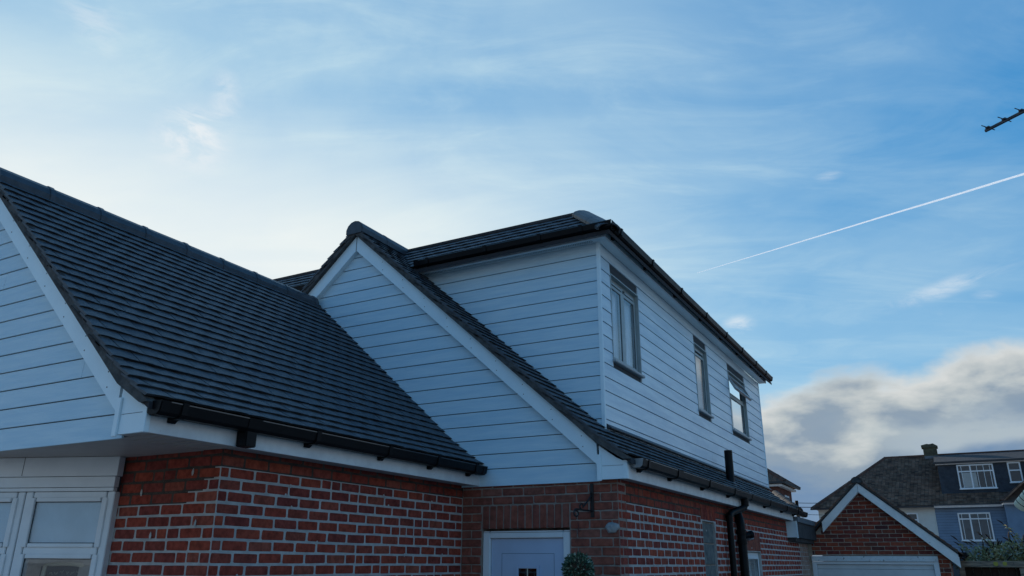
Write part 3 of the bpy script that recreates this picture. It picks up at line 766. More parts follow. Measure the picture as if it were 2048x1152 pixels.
# soil stack
b = MB(); b.tube([(-2.455, 10.57, -0.1), (-2.455, 10.57, 2.16), (-2.47, 10.59, 2.24), (-2.60, 10.85, 2.56), (-2.62, 10.92, 2.66), (-2.62, 10.92, 3.175)], 0.055, 14, cap=False)
b.tube([(-2.62, 10.92, 3.175), (-2.62, 10.92, 2.9)], 0.048, 14)
sp_ = b.build('soil_pipe', 'black_plastic', house)
for z, r_ in ((2.05, .064), (1.93, .064), (1.0, .064)):
    b = MB(); b.tube([(-2.455, 10.57, z), (-2.455, 10.57, z+0.06)], r_, 14); b.build('pipe_collar', 'black_plastic', sp_)
b = MB(); b.tube([(-2.45, 10.57, 2.03), (-2.36, 10.66, 2.05)], 0.040, 12); b.tube([(-2.37, 10.65, 2.05), (-2.345, 10.675, 2.055)], 0.048, 12); b.build('access_cap', 'black_plastic', sp_)
b = MB(); b.tube([(-2.62, 10.92, 2.60), (-2.62, 10.92, 2.74)], 0.1, 16, rs=[0.11, 0.064]); b.build('flashing_collar', 'lead', sp_)
b = MB(); b.add([(-2.80, 10.98, 2.885), (-2.795, 11.05, 2.895), (-2.37, 11.3, 2.575), (-2.37, 11.22, 2.57), (-2.56, 11.02, 2.70)], [(0, 1, 2, 3, 4)]); 
b = MB(); b.tube([(-2.70, 11.0, 2.83), (-2.60, 11.06, 2.745), (-2.45, 11.25, 2.64), (-2.36, 11.5, 2.58)], 0.008, 6); b.build('flashing_edge', 'lead', house)

# ============================================================ DORMER
XD, YD, YD2 = -2.82, 6.938, 14.516
XDL = 2*RB-XD
dz_lines = [4.722-0.1425*k for k in range(0, 20)]
bk = MB(); 
bk.box(XDL+0.016, XD-0.016, YD+0.016, YD+0.12, 2.0, 4.87)
db = bk.build('dormer_backing', 'cladding_backing', house)
sk = MB()
WINS = [(7.241, 8.067, 4.605, 3.668), (10.328, 10.94, 4.605, 3.668), (12.19, 13.315, 4.605, 3.668)]
ys = [YD+0.016]
for a, c, t, bt in WINS:
    sk.box(XD-0.10, XD-0.016, ys[-1], a-0.012, 2.5, 4.87); ys.append(c+0.012)
    sk.box(XD-0.10, XD-0.016, a-0.012, c+0.012, t+0.012, 4.87); sk.box(XD-0.10, XD-0.016, a-0.012, c+0.012, 2.5, bt-0.012)
sk.box(XD-0.10, XD-0.016, ys[-1], YD2, 2.5, 4.87)
sd = sk.build('dormer_backing', 'cladding_backing', house)
b = MB(); b.box(XDL+0.1, XD-0.6, YD+0.2, YD2-0.02, 2.2, 4.86); b.build('dormer_core', 'room_dark', house)
def hboard(x0, x1, y0, y1, z0_, z1_, face, par, mtl):
    """face 'y': board facing -y; face 'x': facing +x"""
    b = MB()
    if face == 'y':
        b.add([(x0, YD, z0_), (x1, YD, z0_), (x1, YD+.006, z1_), (x0, YD+.006, z1_), (x0, YD+.016, z0_), (x1, YD+.016, z0_), (x1, YD+.016, z1_), (x0, YD+.016, z1_)],
              [(0,1,2,3),(7,6,5,4),(0,4,5,1),(1,5,6,2),(2,6,7,3),(3,7,4,0)])
    else:
        b.add([(XD, y0, z0_), (XD, y1, z0_), (XD-.006, y1, z1_), (XD-.006, y0, z1_), (XD-.016, y0, z0_), (XD-.016, y1, z0_), (XD-.016, y1, z1_), (XD-.016, y0, z1_)],
              [(0,1,2,3),(7,6,5,4),(0,4,5,1),(1,5,6,2),(2,6,7,3),(3,7,4,0)])
    b.build('cladding_board', mtl, par)
zz = [4.868]+dz_lines
for i in range(len(zz)-1):
    t, bt = zz[i], zz[i+1]+0.007
    if t < 2.45: break
    # front: from the right corner back to where the roof covers it
    xl = XB-(t-2.535)/MSL-0.35
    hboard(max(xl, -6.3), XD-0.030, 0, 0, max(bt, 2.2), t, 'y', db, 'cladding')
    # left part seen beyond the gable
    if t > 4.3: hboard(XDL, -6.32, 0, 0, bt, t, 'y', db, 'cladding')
    # side, cut by windows and butt joints
    if bt < 2.7: bt2 = 2.76
    else: bt2 = bt
    if t < 2.86: continue
    segs = [(YD+0.030, YD2-0.03)]
    for a, c, wt, wb_ in WINS:
        if t > wb_+0.004 and bt2 < wt-0.004:
            ns = []
            for s0, s1 in segs:
                if a >= s1 or c <= s0: ns.append((s0, s1))
                else:
                    ns.append((s0, a-0.010)); ns.append((c+0.010, s1))
            segs = ns
    for s0, s1 in segs:
        if s1-s0 > 3.2:
            j = random.Random(i*13+5).uniform(s0+0.8, s1-0.8)
            parts_ = [(s0, j-0.0015), (j+0.0015, s1)]
        else: parts_ = [(s0, s1)]
        for q0, q1 in parts_: 
            # boards that meet a window edge part-way are notched by the frame trim standing proud
            hboard(0, 0, q0, q1, bt2, t, 'x', sd, 'cladding_side_sheen')
b = MB(); b.box(XD-0.030, XD+0.007, YD-0.007, YD+0.030, 2.70, 4.865); b.build('corner_trim', 'white_trim', house, bevel=0.004)
b = MB(); b.box(XD-0.030, XD+0.005, YD2-0.030, YD2+0.005, 2.5, 4.865); b.build('corner_trim', 'white_trim', house, bevel=0.004)
# apron flashing along the foot of the side
b = MB(); b.prism([(XD-0.02, 2.975), (XD-0.001, 2.972), (XD+0.05, 2.930), (XD+0.048, 2.922), (XD-0.02, 2.94)], 'y', YD+0.05, YD2); b.build('flashing', 'ridge_slate', house)
# soffit, fascia, gutter of the dormer
XF, YF = -2.715, 6.833
b = MB(); b.box(XDL-0.10, XF, YF, YD-0.001, 4.862, 4.872); b.build('soffit_board', 'white_trim', house)
b = MB(); b.box(XD+0.001, XF, YD-0.001, YD2+0.10, 4.862, 4.872); b.build('soffit_board', 'white_trim', house)
vb = MB(); x = -6.0
while x < XF-0.16:
    vb.box(x, x+0.008, YF+0.030, YF+0.052, 4.8605, 4.8618); vb.box(x+0.008, x+0.014, YF+0.058, YF+0.078, 4.8605, 4.8618); x += 0.020
vb.build('soffit_vents', 'seal', house, kind='stuff')
b = MB(); b.box(XDL-0.12, XF+0.02, YF-0.02, YF, 4.858, 4.955); b.build('fascia', 'white_fascia', house)
b = MB(); b.box(XF, XF+0.02, YF+0.001, YD2+0.10, 4.858, 4.955); b.build('fascia', 'white_fascia', house)
GZ = 4.972
gD = gutter((XF+0.02, YF), (XF+0.02, YD2+0.16), (1, 0, 0), GZ, [0.16, 1.15, 2.25, 3.4, 4.5, 5.5, 6.5, 7.3], ends=(False, True), unions=[0.06, 3.45], miters=(1, 0))
gF = gutter((-5.02, YF-0.02), (XF+0.02, YF-0.02), (0, -1, 0), GZ, [0.18, 0.95, 1.62, 2.10], ends=(True, False), miters=(0, 1))
gutter((XDL-0.12, YF-0.02), (-6.42, YF-0.02), (0, -1, 0), GZ, [0.3, 1.2], ends=(True, True))
# dormer roof: short steep tiled skirt round a flat crown
EX, EY, EZ = -2.62, 6.74, 4.935
TP = 0.94; RUN = 0.50
def skirt(u, hd, org, length, fr=0.0):
    hd = Vector(hd); u = Vector(u); p = Vector(org)
    pts = [(0, EZ), (RUN, EZ+RUN*TP)]
    b = MB(); a0 = p; a1 = p+u*length
    vs = []
    for dz_ in (-0.045, -0.09):
        vs += [a0+Vector((0, 0, EZ+dz_)), a1+Vector((0, 0, EZ+dz_)), a1-u*RUN+hd*RUN+Vector((0, 0, EZ+RUN*TP+dz_)), a0+u*RUN+hd*RUN+Vector((0, 0, EZ+RUN*TP+dz_))]
    b.add(vs, [(0,1,2,3),(7,6,5,4),(0,4,5,1),(1,5,6,2),(2,6,7,3),(3,7,4,0)])
    q = b.build('roof_slope', 'underlay', house)
    lay_tiles((tuple(hd), pts), tuple(u), tuple(p), length, q, 'tile_slate', hipcut=1.0, gauge=0.107)
    return q
W_ = XDL*-1
skirt((-1, 0, 0), (0, 1, 0), (EX, EY, 0), (EX-(2*RB-EX)))
skirt((0, 1, 0), (-1, 0, 0), (EX, EY, 0), 14.75-EY)
skirt((0, -1, 0), (1, 0, 0), (2*RB-EX, 14.75, 0), 14.75-EY)
b = MB(); b.box(2*RB-EX+RUN-0.02, EX-RUN+0.02, EY+RUN-0.02, 14.75-RUN, EZ+RUN*TP-0.14, EZ+RUN*TP+0.005); b.build('flat_roof', 'felt_dark', house)
ridge_tiles((EX+0.0, EY-0.0, EZ-0.05), (EX-RUN, EY+RUN, EZ+RUN*TP-0.055), 0.13, 0, house, 'ridge_slate', seg=0.36, name='hip_tile', flat=0.42, collar=0.002)
flush_tiles(300)
# hip at the far end of the lower roof
ridge_tiles((-2.98, 15.9, 2.97), (-2.36, 14.52, 2.55), 0.07, 0, house, 'felt_dark', seg=0.4, name='hip_tile', flat=0.8)
b = MB(); b.add([(-2.36, 14.50, 2.53), (-2.98, 15.9, 2.95), (-3.4, 15.9, 2.95), (-3.4, 14.50, 3.1)], [(0, 1, 2, 3)]); b.build('roof_end', 'felt_dark', house, fix=False)
b = MB(); b.tube([(-2.67, 16.3, 2.3), (-2.67, 16.3, 2.86)], 0.032, 8); b.build('vent_pipe', 'black_plastic', house)

# ---- dormer windows
def bar(b, x0, x1, y0, y1, z0_, z1_): b.box(x0, x1, y0, y1, z0_, z1_)
def dormer_window(a, c, t, bt, kind):
    fx = XD-0.045
    w_ = MB()
    # reveal lining and outer frame
    w_.box(fx-0.03, XD+0.004, a-0.010, a+0.004, bt, t); w_.box(fx-0.03, XD+0.004, c-0.004, c+0.010, bt, t)
    w_.box(fx-0.03, XD+0.004, a-0.010, c+0.010, t-0.004, t+0.010)
    w = w_.build('window', 'frame_sage', house)
    f = MB(); fw = 0.034
    f.box(fx-0.03, fx, a+0.004, a+fw, bt, t-0.004); f.box(fx-0.03, fx, c-fw, c-0.004, bt, t-0.004)
    f.box(fx-0.03, fx, a+fw, c-fw, t-fw, t-0.004); f.box(fx-0.03, fx, a+fw, c-fw, bt, bt+fw)
    f.build('frame', 'frame_sage', w)
    s_ = MB(); s_.box(fx-0.02, XD+0.032, a-0.025, c+0.035, bt-0.022, bt+0.001); s_.box(fx, XD+0.034, a-0.02, c+0.03, bt-0.028, bt-0.022)
    s_.build('sill', 'frame_sage_sill', w, bevel=0.003)
    inr = MB(); inr.box(fx-0.5, fx-0.45, a-0.05, c+0.05, bt-0.05, t+0.05); inr.build('room', 'room_dark', w)
    def sash(y0, y1, z0_, z1_, xo=0.0, sw=0.034, blind=None):
        s = MB(); x0, x1 = fx-0.02+xo, fx+0.012+xo
        s.box(x0, x1, y0, y0+sw, z0_, z1_); s.box(x0, x1, y1-sw, y1, z0_, z1_); s.box(x0, x1, y0+sw, y1-sw, z0_, z0_+sw); s.box(x0, x1, y0+sw, y1-sw, z1_-sw, z1_)
        so_ = s.build('sash', 'frame_sage', w)
        g_ = MB(); g_.box(x0+0.019, x0+0.023, y0+sw, y1-sw, z0_+sw, z1_-sw); g_.build('pane', 'glass', w)
        g_ = MB(); 
        g_.box(x0+0.0235, x0+0.026, y0+sw, y0+sw+0.006, z0_+sw, z1_-sw); g_.box(x0+0.0235, x0+0.026, y1-sw-0.006, y1-sw, z0_+sw, z1_-sw); g_.box(x0+0.0235, x0+0.026, y0+sw, y1-sw, z1_-sw-0.006, z1_-sw)
        g_.build('seal', 'seal', w)
        if blind: 
            b_ = MB(); k = 14; vs = []; fs = []
            for q in range(k*2+1):
                yy_ = y0+(y1-y0)*q/(k*2); dx_ = 0.012*math.sin(q*1.9)
                vs += [(fx-0.05+dx_, yy_, z0_), (fx-0.05+dx_, yy_, z1_)]
            fs = [(2*q, 2*q+2, 2*q+3, 2*q+1) for q in range(k*2)]
            b_.add(vs, fs, True); b_.build('curtain', blind, w, fix=False)
        # drip / trickle vent on top
    mid = (a+c)/2
    if kind == 2:
        mu = MB(); mu.box(fx-0.03, fx+0.012, mid-0.014, mid+0.014, bt+fw, t-fw); mu.build('mullion', 'frame_sage', w)
        sash(a+0.02, mid-0.014, bt+0.025, t-0.085, blind='curtain'); sash(mid+0.014, c-0.02, bt+0.025, t-0.085, blind='curtain')
        for y0, y1 in ((a+0.08, mid-0.05), (mid+0.06, c-0.08)):
            v = MB(); v.box(fx, fx+0.022, y0, y1, t-0.078, t-0.058); v.build('trickle_vent', 'frame_sage_sill', w)
    elif kind == 1:
        sash(a+0.02, c-0.03, bt+0.03, t-0.10, blind='blind')
        v = MB(); v.box(fx, fx+0.022, a+0.10, c-0.12, t-0.075, t-0.055); v.build('trickle_vent', 'frame_sage_sill', w)
    else:
        tz = t-0.34
        tr = MB(); tr.box(fx-0.03, fx+0.006, a+fw, c-fw, tz-0.03, tz+0.02); tr.build('transom', 'frame_sage', w)
        sash(a+0.03, c-0.03, bt+0.03, tz-0.02, blind=None)
        b_ = MB(); b_.box(fx-0.10, fx-0.09, a, mid+0.1, bt, tz); b_.build('blind', 'blind', w)
        v = MB(); v.box(fx, fx+0.022, a+0.25, c-0.25, t-0.06, t-0.04); v.build('trickle_vent', 'seal', w)
        # open top-hung vent: hinged at the top, swung outwards
        ang = R(27); H_ = t-0.06-(tz+0.0)
        s = MB(); g_ = MB(); sw = 0.045
        hinge = Vector((fx+0.012, 0, t-0.05))
        dn = Vector((math.sin(ang), 0, -math.cos(ang))); nn = Vector((math.cos(ang), 0, math.sin(ang))); yv = Vector((0, 1, 0))
        y0, y1 = a+0.02, c-0.02
        def sb(m_, ya, yb, d0, d1, th=0.018, off=0):
            m_.obox(hinge+dn*((d0+d1)/2)+yv*((ya+yb)/2)+nn*off, yv, dn, nn, (yb-ya)/2, (d1-d0)/2, th)
        sb(s, y0, y0+sw, 0, H_); sb(s, y1-sw, y1, 0, H_); sb(s, y0+sw, y1-sw, 0, sw); sb(s, y0+sw, y1-sw, H_-sw, H_)
        s.build('open_vent_sash', 'frame_sage_sill', w, label='top-hung vent pushed open')
        sb(g_, y0+sw, y1-sw, sw, H_-sw, th=0.003); g_.build('pane', 'glass_dark', w)
dormer_window(*WINS[0], 2); dormer_window(*WINS[1], 1); dormer_window(*WINS[2], 3)

# ============================================================ BAY WINDOW under the left gable
th = R(20); FP = Vector((-5.075, 3.49, 0)); fd = Vector((math.cos(th), math.sin(th), 0)); fn = Vector((fd.y, -fd.x, 0))
def fbox(b, s0, s1, z0_, z1_, o0, o1):
    b.obox(FP+fd*((s0+s1)/2*1.028)+fn*((o0+o1)/2)+Vector((0, 0, 1.7+((z0_+z1_)/2-1.7)*1.028)), fd, fn, (0, 0, 1), abs(s1-s0)/2, abs(o1-o0)/2, (z1_-z0_)/2*1.028)
bay = MB(); bay.prism([(-5.08, 3.59), (-5.085, 3.53), (-6.24, 3.10), (-7.3, 3.10), (-8.4, 3.5), (-8.4, 3.6)], 'z', -0.15, 0.85); bayo = bay.build('bay_wall', 'plinth', house)
# head boards
b = MB(); fbox(b, -1.40, 0.03, 2.235, 2.363, -0.03, 0.035); b.build('bay_fascia', 'upvc_white', house, bevel=0.002)
b = MB(); fbox(b, -1.40, 0.012, 2.163, 2.232, -0.03, 0.022); b.build('bay_fascia', 'upvc_white', house, bevel=0.002)
b = MB(); fbox(b, -1.40, 0.006, 2.137, 2.160, -0.03, 0.012); b.build('bay_fascia', 'upvc_white', house, bevel=0.002)
b = MB(); fbox(b, -0.712, -0.708, 2.24, 2.378, 0.034, 0.0365); b.build('joint_trim', 'upvc_joint', house)
b = MB(); fbox(b, -1.40, 0.002, 2.12, 2.36, -0.10, -0.032); b.build('bay_backing', 'cladding_backing', house)
def bay_light(s0, s1):
    w_ = MB(); fw = 0.055; d0, d1 = -0.06, 0.0
    fbox(w_, s0, s0+fw, 0.87, 2.134, d0, d1); fbox(w_, s1-fw, s1, 0.87, 2.134, d0, d1)
    fbox(w_, s0+fw, s1-fw, 2.134-fw*.7, 2.134, d0, d1); fbox(w_, s0+fw, s1-fw, 0.87, 0.93, d0, d1); fbox(w_, s0+fw, s1-fw, 1.73, 1.775, d0, d1)
    w = w_.build('window', 'upvc_white', house, bevel=0.004)
    for z0_, z1_ in ((1.775, 2.095), (0.93, 1.73)):
        s = MB(); sw = 0.042; a, c = s0+fw-0.012, s1-fw+0.012
        fbox(s, a, a+sw, z0_, z1_, -0.05, 0.010); fbox(s, c-sw, c, z0_, z1_, -0.05, 0.010); fbox(s, a+sw, c-sw, z0_, z0_+sw*.6, -0.05, 0.010); fbox(s, a+sw, c-sw, z1_-sw*.6, z1_, -0.05, 0.010)
        s.build('sash', 'upvc_white', w, bevel=0.004)
        g_ = MB(); fbox(g_, a+sw, c-sw, z0_+sw*.6, z1_-sw*.6, -0.012, -0.008); g_.build('pane', 'glass', w)
        g_ = MB(); e = 0.005
        for q in ((a+sw, a+sw+e, z0_+sw*.6, z1_-sw*.6), (c-sw-e, c-sw, z0_+sw*.6, z1_-sw*.6), (a+sw, c-sw, z1_-sw*.6-e, z1_-sw*.6), (a+sw, c-sw, z0_+sw*.6, z0_+sw*.6+e)): fbox(g_, *q, -0.007, -0.004)
        g_.build('seal', 'seal', w)
    b_ = MB(); fbox(b_, s0+fw-.03, s1-fw+.03, 1.76, 2.12, -0.026, -0.022); b_.build('blind', 'net_blue', w)
    return w
w1 = bay_light(-0.675, -0.004); w2 = bay_light(-1.37, -0.682)
b = MB(); fbox(b, -0.683, -0.674, 0.87, 2.134, -0.05, -0.02); b.build('mullion_joint', 'upvc_joint', house)
b = MB(); fbox(b, -1.5, 0.1, 0.7, 2.2, -0.75, -0.7); b.build('room', 'room_dark', house)
# added arch, board and marks behind the lower light, standing in for its reflection
b = MB(); pts = []
for q in range(9): pts.append(FP+fd*(-0.56+0.40*q/8)+fn*(-0.16)+Vector((0, 0, 1.672-0.03*((q-3)/5)**2)))
pts = [FP+fd*(-0.60)+fn*(-0.16)+Vector((0, 0, 1.2))]+pts
b.tube(pts, 0.016, 6); dp = b.build('reflection_arch', 'paint_pale', w1)
b = MB(); fbox(b, -0.585, -0.14, 1.2, 1.655, -0.172, -0.165); dpb = b.build('reflection_board', 'board_dark', w1)
b = MB(); rr3 = random.Random(3)
for q in range(9):
    x0 = -0.52+q*0.042; zc = 1.612+rr3.uniform(-.006, .006)
    pp = [FP+fd*(x0+i*0.006)+fn*(-0.162)+Vector((0, 0, zc+rr3.uniform(-.012, .012))) for i in range(5)]
    b.tube(pp, 0.0018, 4)
b.build('reflection_marks', 'paint_pale', w1)

# ============================================================ FRONT DOOR
x0, x1, zt = -3.886, -2.992, 1.968
YDR = 6.472
b = MB(); fw = 0.072
b.box(x0, x0+fw, YDR, YDR+0.07, -0.15, zt); b.box(x1-fw, x1, YDR, YDR+0.07, -0.15, zt); b.box(x0+fw, x1-fw, YDR, YDR+0.07, zt-0.062, zt)
dr = b.build('door_frame', 'upvc_white', house, bevel=0.006)
b = MB(); b.box(x0+0.004, x1-0.004, YDR-0.003, YDR+0.0, zt-0.014, zt-0.011); b.build('frame_joint', 'upvc_joint', dr)
b = MB(); b.box(x0+fw+0.004, x1-fw-0.004, YDR+0.028, YDR+0.068, -0.1, zt-0.066); dd = b.build('door_leaf', 'door_blue', house, bevel=0.003)
b = MB(); b.box(x0+fw-0.002, x1-fw+0.002, YDR+0.05, YDR+0.06, -0.1, zt-0.06); b.build('seal', 'seal', dr)
def groove(xa, xb, za, zb):
    b = MB(); y0 = YDR+0.0268; y1 = YDR+0.029; t = 0.004
    b.box(xa, xb, y0, y1, zb-t, zb); b.box(xa, xa+t, y0, y1, za, zb-t); b.box(xb-t, xb, y0, y1, za, zb-t); b.build('panel_groove', 'door_groove', dd)
groove(-3.70, -3.165, 0.1, 1.775)
b = MB(); xa, xb, zz_ = -3.548, -3.308, 1.672
b.box(xa, xa+0.028, YDR+0.012, YDR+0.027, 1.40, zz_); b.box(xb-0.028, xb, YDR+0.012, YDR+0.027, 1.40, zz_); b.box(xa+0.028, xb-0.028, YDR+0.012, YDR+0.027, zz_-0.026, zz_)
b.box(xa+0.028, xb-0.028, YDR+0.012, YDR+0.027, 1.40, 1.425); b.build('door_light_frame', 'door_blue', dd, bevel=0.003)
b = MB(); b.box(xa+0.028, xb-0.028, YDR+0.020, YDR+0.024, 1.425, zz_-0.026); b.build('pane', 'glass_dark', dd)
b = MB(); b.box(xa+0.028, xb-0.028, YDR+0.0245, YDR+0.0265, 1.425, zz_-0.026); b.build('pane_back', 'room_dark', dd)
b = MB(); b.box(-3.433, -3.425, YDR+0.014, YDR+0.020, 1.425, zz_-0.026); b.build('glazing_bar', 'paint_pale', dd)

# ============================================================ small side window and details
b = MB(); y0, y1, zt = 11.0, 11.94, 1.843; X0, X1 = -2.62, -2.565
b.box(X0, X1, y0, y0+0.06, 0.9, zt); b.box(X0, X1, y1-0.06, y1, 0.9, zt); b.box(X0, X1, y0+0.06, y1-0.06, zt-0.06, zt); b.box(X0, X1, y0+0.06, y1-0.06, 0.9, 0.96)
w = b.build('window', 'upvc_white', house, bevel=0.004)
b = MB(); b.box(X1, X1+0.012, y0+0.045, y0+0.09, 0.95, zt-0.04); b.box(X1, X1+0.012, y1-0.09, y1-0.045, 0.95, zt-0.04); b.box(X1, X1+0.012, y0+0.09, y1-0.09, zt-0.085, zt-0.04); b.build('sash', 'upvc_white', w, bevel=0.003)
b = MB(); b.box(X1-0.02, X1-0.016, y0+0.06, y1-0.06, 0.96, zt-0.06); b.build('pane', 'glass', w)
b = MB(); b.box(X1-0.002, X1+0.004, y1-0.10, y1-0.09, 0.96, zt-0.085); b.build('seal', 'seal', w)
b = MB(); b.box(X0-0.08, X0-0.06, y0, y1, 0.9, zt); b.build('blind', 'blind', w)
b = MB(); b.box(X0-0.3, X0-0.28, y0-.1, y1+.1, 0.8, 2.0); b.build('room', 'room_dark', w)
b = MB(); b.tube([(XWR, 11.12, 2.03), (XWR+0.05, 11.12, 2.03), (XWR+0.06, 11.12, 2.0)], 0.045, 10); b.build('air_vent', 'grey_plastic', house)
# flat-roof link to the garage
b = MB(); b.box(-2.55, -2.372, 14.125, 14.15, 2.115, 2.375); b.build('white_box_end', 'white_trim', house)
b = MB(); b.box(-2.372, -2.350, 14.120, 14.16, 2.105, 2.378); b.build('corner_trim', 'white_trim', house)
b = MB(); b.box(-4.5, -2.352, 14.16, 16.9, 2.112, 2.36); b.build('link_fascia', 'felt_dark', house)
b = MB(); b.box(-4.5, -2.330, 14.14, 16.9, 2.364, 2.45); b.build('link_roof_edge', 'felt_edge', house)
# timber deck edge & shadow gap under it
b = MB(); b.box(-4.5, -2.40, 14.16, 16.06, 2.05, 2.11); b.build('link_soffit', 'felt_dark', house)

# ============================================================ GARAGE
GY = 16.10
garage = empty('garage', (-1.3, 18.5, -0.15), 'brick garage with white bargeboards on its gable and pale up-and-over door', 'garage')
w_ = MB()
ap = (-1.505, 3.05)
w_.prism([(-2.42, 1.848), (-2.42, 2.20), (-2.25, 2.37), ap, (-0.20, 1.92), (-0.20, 1.848)], 'y', GY+0.004, GY+0.1)
w_.box(-2.9, -2.482, GY+0.004, GY+0.1, -0.15, 2.2); w_.box(-2.482, -2.42, GY+0.004, GY+0.1, 1.848, 2.2); w_.box(-0.385, -0.20, GY+0.004, GY+0.1, -0.15, 1.85)
gw = w_.build('brick_wall', 'mortar_garage', garage)
gz = [1.8625+0.0726*k for k in range(0, 17)]
PITCHB = []
for k in range(len(gz)-1):
    za, zb = gz[k], gz[k+1]; zc = (za+zb)/2
    xl = -2.46 if zc < 2.25 else ap[0]-(3.02-zb)/0.95
    xr_ = min(-0.20, ap[0]+(3.04-zb)/0.87)
    if xr_-xl < 0.1: continue
    ph = 0.06 if k % 2 else 0.06+0.1075
    lay_bricks((-2.9+0, GY, 0), (1, 0, 0), (0, -1, 0), xr_+2.9, [za, zb], gw, 'brick_garage', openings=[(-1, xl+2.9, 0, 9)], first=ph, bats=0.0)
gz2 = [1.8625-0.0726*k for k in range(8)][::-1]
lay_bricks((-0.385, GY, 0), (1, 0, 0), (0, -1, 0), 0.185, gz2, gw, 'brick_garage', first=0.05, bats=0)
flush_bricks(290)
b = MB(); b.box(-2.3, -0.25, GY+0.1, 22.0, -0.15, 1.9); b.build('side_walls', 'plinth', garage)
# bargeboards
def gboard(p, q, wv, flip=1):
    b = MB(); b.prism([p, q, (q[0], q[1]-wv[1]), (p[0], p[1]-wv[0])], 'y', GY-0.14, GY-0.115); b.build('bargeboard', 'garage_trim', garage, bevel=0.002)
gboard((-1.505, 3.145), (-0.052, 1.885), (0.185, 0.24)); gboard((-2.205, 2.475), (-1.511, 3.145), (0.225, 0.185))
b = MB(); b.prism([(-1.51, 2.95), (-0.10, 1.72), (-0.10, 1.76), (-1.51, 2.99)], 'y', GY-0.113, GY-0.001); b.build('barge_soffit', 'garage_trim', garage)
b = MB(); b.prism([(-2.2, 2.28), (-1.51, 2.95), (-1.51, 2.99), (-2.2, 2.32)], 'y', GY-0.113, GY-0.001); b.build('barge_soffit', 'garage_trim', garage)
# roof
for sg, run, drop, xr_ in ((1, 1.53, 1.33, -1.505), (-1, 0.95, 0.92, -1.505)):
    b = MB(); p = [(xr_, 3.16), (xr_+sg*run, 3.16-drop), (xr_+sg*run, 3.12-drop), (xr_, 3.12)]
    b.prism(p, 'y', GY-0.15, 22.0); q = b.build('roof_slope', 'underlay', garage)
    sl_ = math.hypot(run, drop)
    lay_tiles(((-sg, 0, 0), [(0, 3.20-drop), (run, 3.20)]), (0, 1, 0), (xr_+sg*run, GY-0.17, 0), 22.0-GY+0.17, q, 'tile_brown', gauge=0.11, width=0.17)
flush_tiles(120)
b = MB(); b.prism([(-1.505, 3.172), (-0.06, 1.915), (-0.06, 1.88), (-1.505, 3.14)], 'y', GY-0.16, GY-0.1); b.build('verge', 'verge_mortar', garage)
b = MB(); b.prism([(-1.505, 3.172), (-2.25, 2.455), (-2.25, 2.42), (-1.505, 3.14)], 'y', GY-0.16, GY-0.1); b.build('verge', 'verge_mortar', garage)
b = MB(); b.prism([(-1.505+0.09*math.cos(t), 3.15+0.085*math.sin(t)) for t in [math.pi*(-.1+1.2*q/10) for q in range(11)]], 'y', GY-0.17, GY); b.build('ridge_bedding', 'verge_mortar', garage)
ridge_tiles((-1.505, GY-0.18, 3.14), (-1.505, 21.9, 3.14), 0.105, 0, garage, 'tile_brown', seg=0.42, flat=0.7)
b = MB(); b.box(-0.06, 0.07, GY-0.15, 22, 1.83, 1.90); b.build('gutter', 'black_plastic', garage)
b = MB(); b.box(-2.482, -0.385, GY-0.035, GY+0.05, 1.745, 1.838)
bm_ = b.build('door_lintel', 'peeling_paint', garage, bevel=0.004)
b = MB(); b.box(-2.482, -2.40, GY-0.01, GY+0.06, -0.15, 1.742); b.box(-0.467, -0.385, GY-0.01, GY+0.06, -0.15, 1.742); b.box(-2.40, -0.467, GY-0.01, GY+0.06, 1.695, 1.742); b.build('door_frame', 'upvc_white', garage, bevel=0.004)
zt = 1.69
gd = None
for k in range(6):
    b = MB(); z1_ = zt-(0.07 if k else 0)-0.30*max(0, k-1) if k else zt
    if k == 0: za, zb = zt-0.075, zt
    else: zb = zt-0.079-0.30*(k-1); za = zb-0.294
    b.box(-2.396, -0.471, GY+0.02+(0.0 if k else 0.004), GY+0.05, za, zb)
    if gd is None: gd = b.build('garage_door', 'garage_door', garage, bevel=0.003)
    else: b.build('door_panel', 'garage_door', gd, bevel=0.003)
b = MB(); b.box(-2.40, -0.467, GY+0.052, GY+0.06, -0.15, 1.70); b.build('door_gap', 'seal', garage)

# ============================================================ HANGING BASKET BRACKET
br = empty('wall_bracket', (-2.765, YWB, 2.07), 'black wrought iron scroll bracket on the brick wall right of the door', 'bracket')
xb_, yb_ = -2.765, YWB-0.012
fdir = Vector((-0.34, -0.94, 0)).normalized()
b = MB(); b.obox((xb_, yb_, 2.213), (1, 0, 0), (0, 1, 0), (0, 0, 1), 0.015, 0.005, 0.143); b.build('back_plate', 'iron_black', br)
P0 = Vector((xb_, yb_, 0))
def bp(h, z): return P0+fdir*h+Vector((0, 0, z))
b = MB(); b.tube([bp(0, 2.125), bp(0.09, 2.125), bp(0.20, 2.13)], 0.008, 6); b.build('arm', 'iron_black', br)
b = MB(); b.tube([bp(0.005, 2.26), bp(0.05, 2.21), bp(0.12, 2.15)], 0.0075, 6); b.build('brace', 'iron_black', br)
b = MB(); b.tube([bp(0.20+0.0, 2.13)]+[bp(0.20+0.034*math.sin(t)*(1-t/14), 2.097+0.034*math.cos(t)*(1-t/14)) for t in [0.35*q for q in range(20)]], 0.0075, 6); b.build('scroll', 'iron_black', br)
b = MB(); b.tube([bp(0.135, 2.135)]+[bp(0.135+0.022*math.sin(t), 2.155+0.022*-math.cos(t)) for t in [0.4*q for q in range(13)]], 0.007, 6); b.build('scroll', 'iron_black', br)
b = MB(); b.tube([bp(0.002, 2.27), bp(0.02, 2.272)], 0.010, 8); b.build('bolt', 'iron_black', br)
hk = MB(); hp = Vector((-2.90, YWB-0.025, 0))
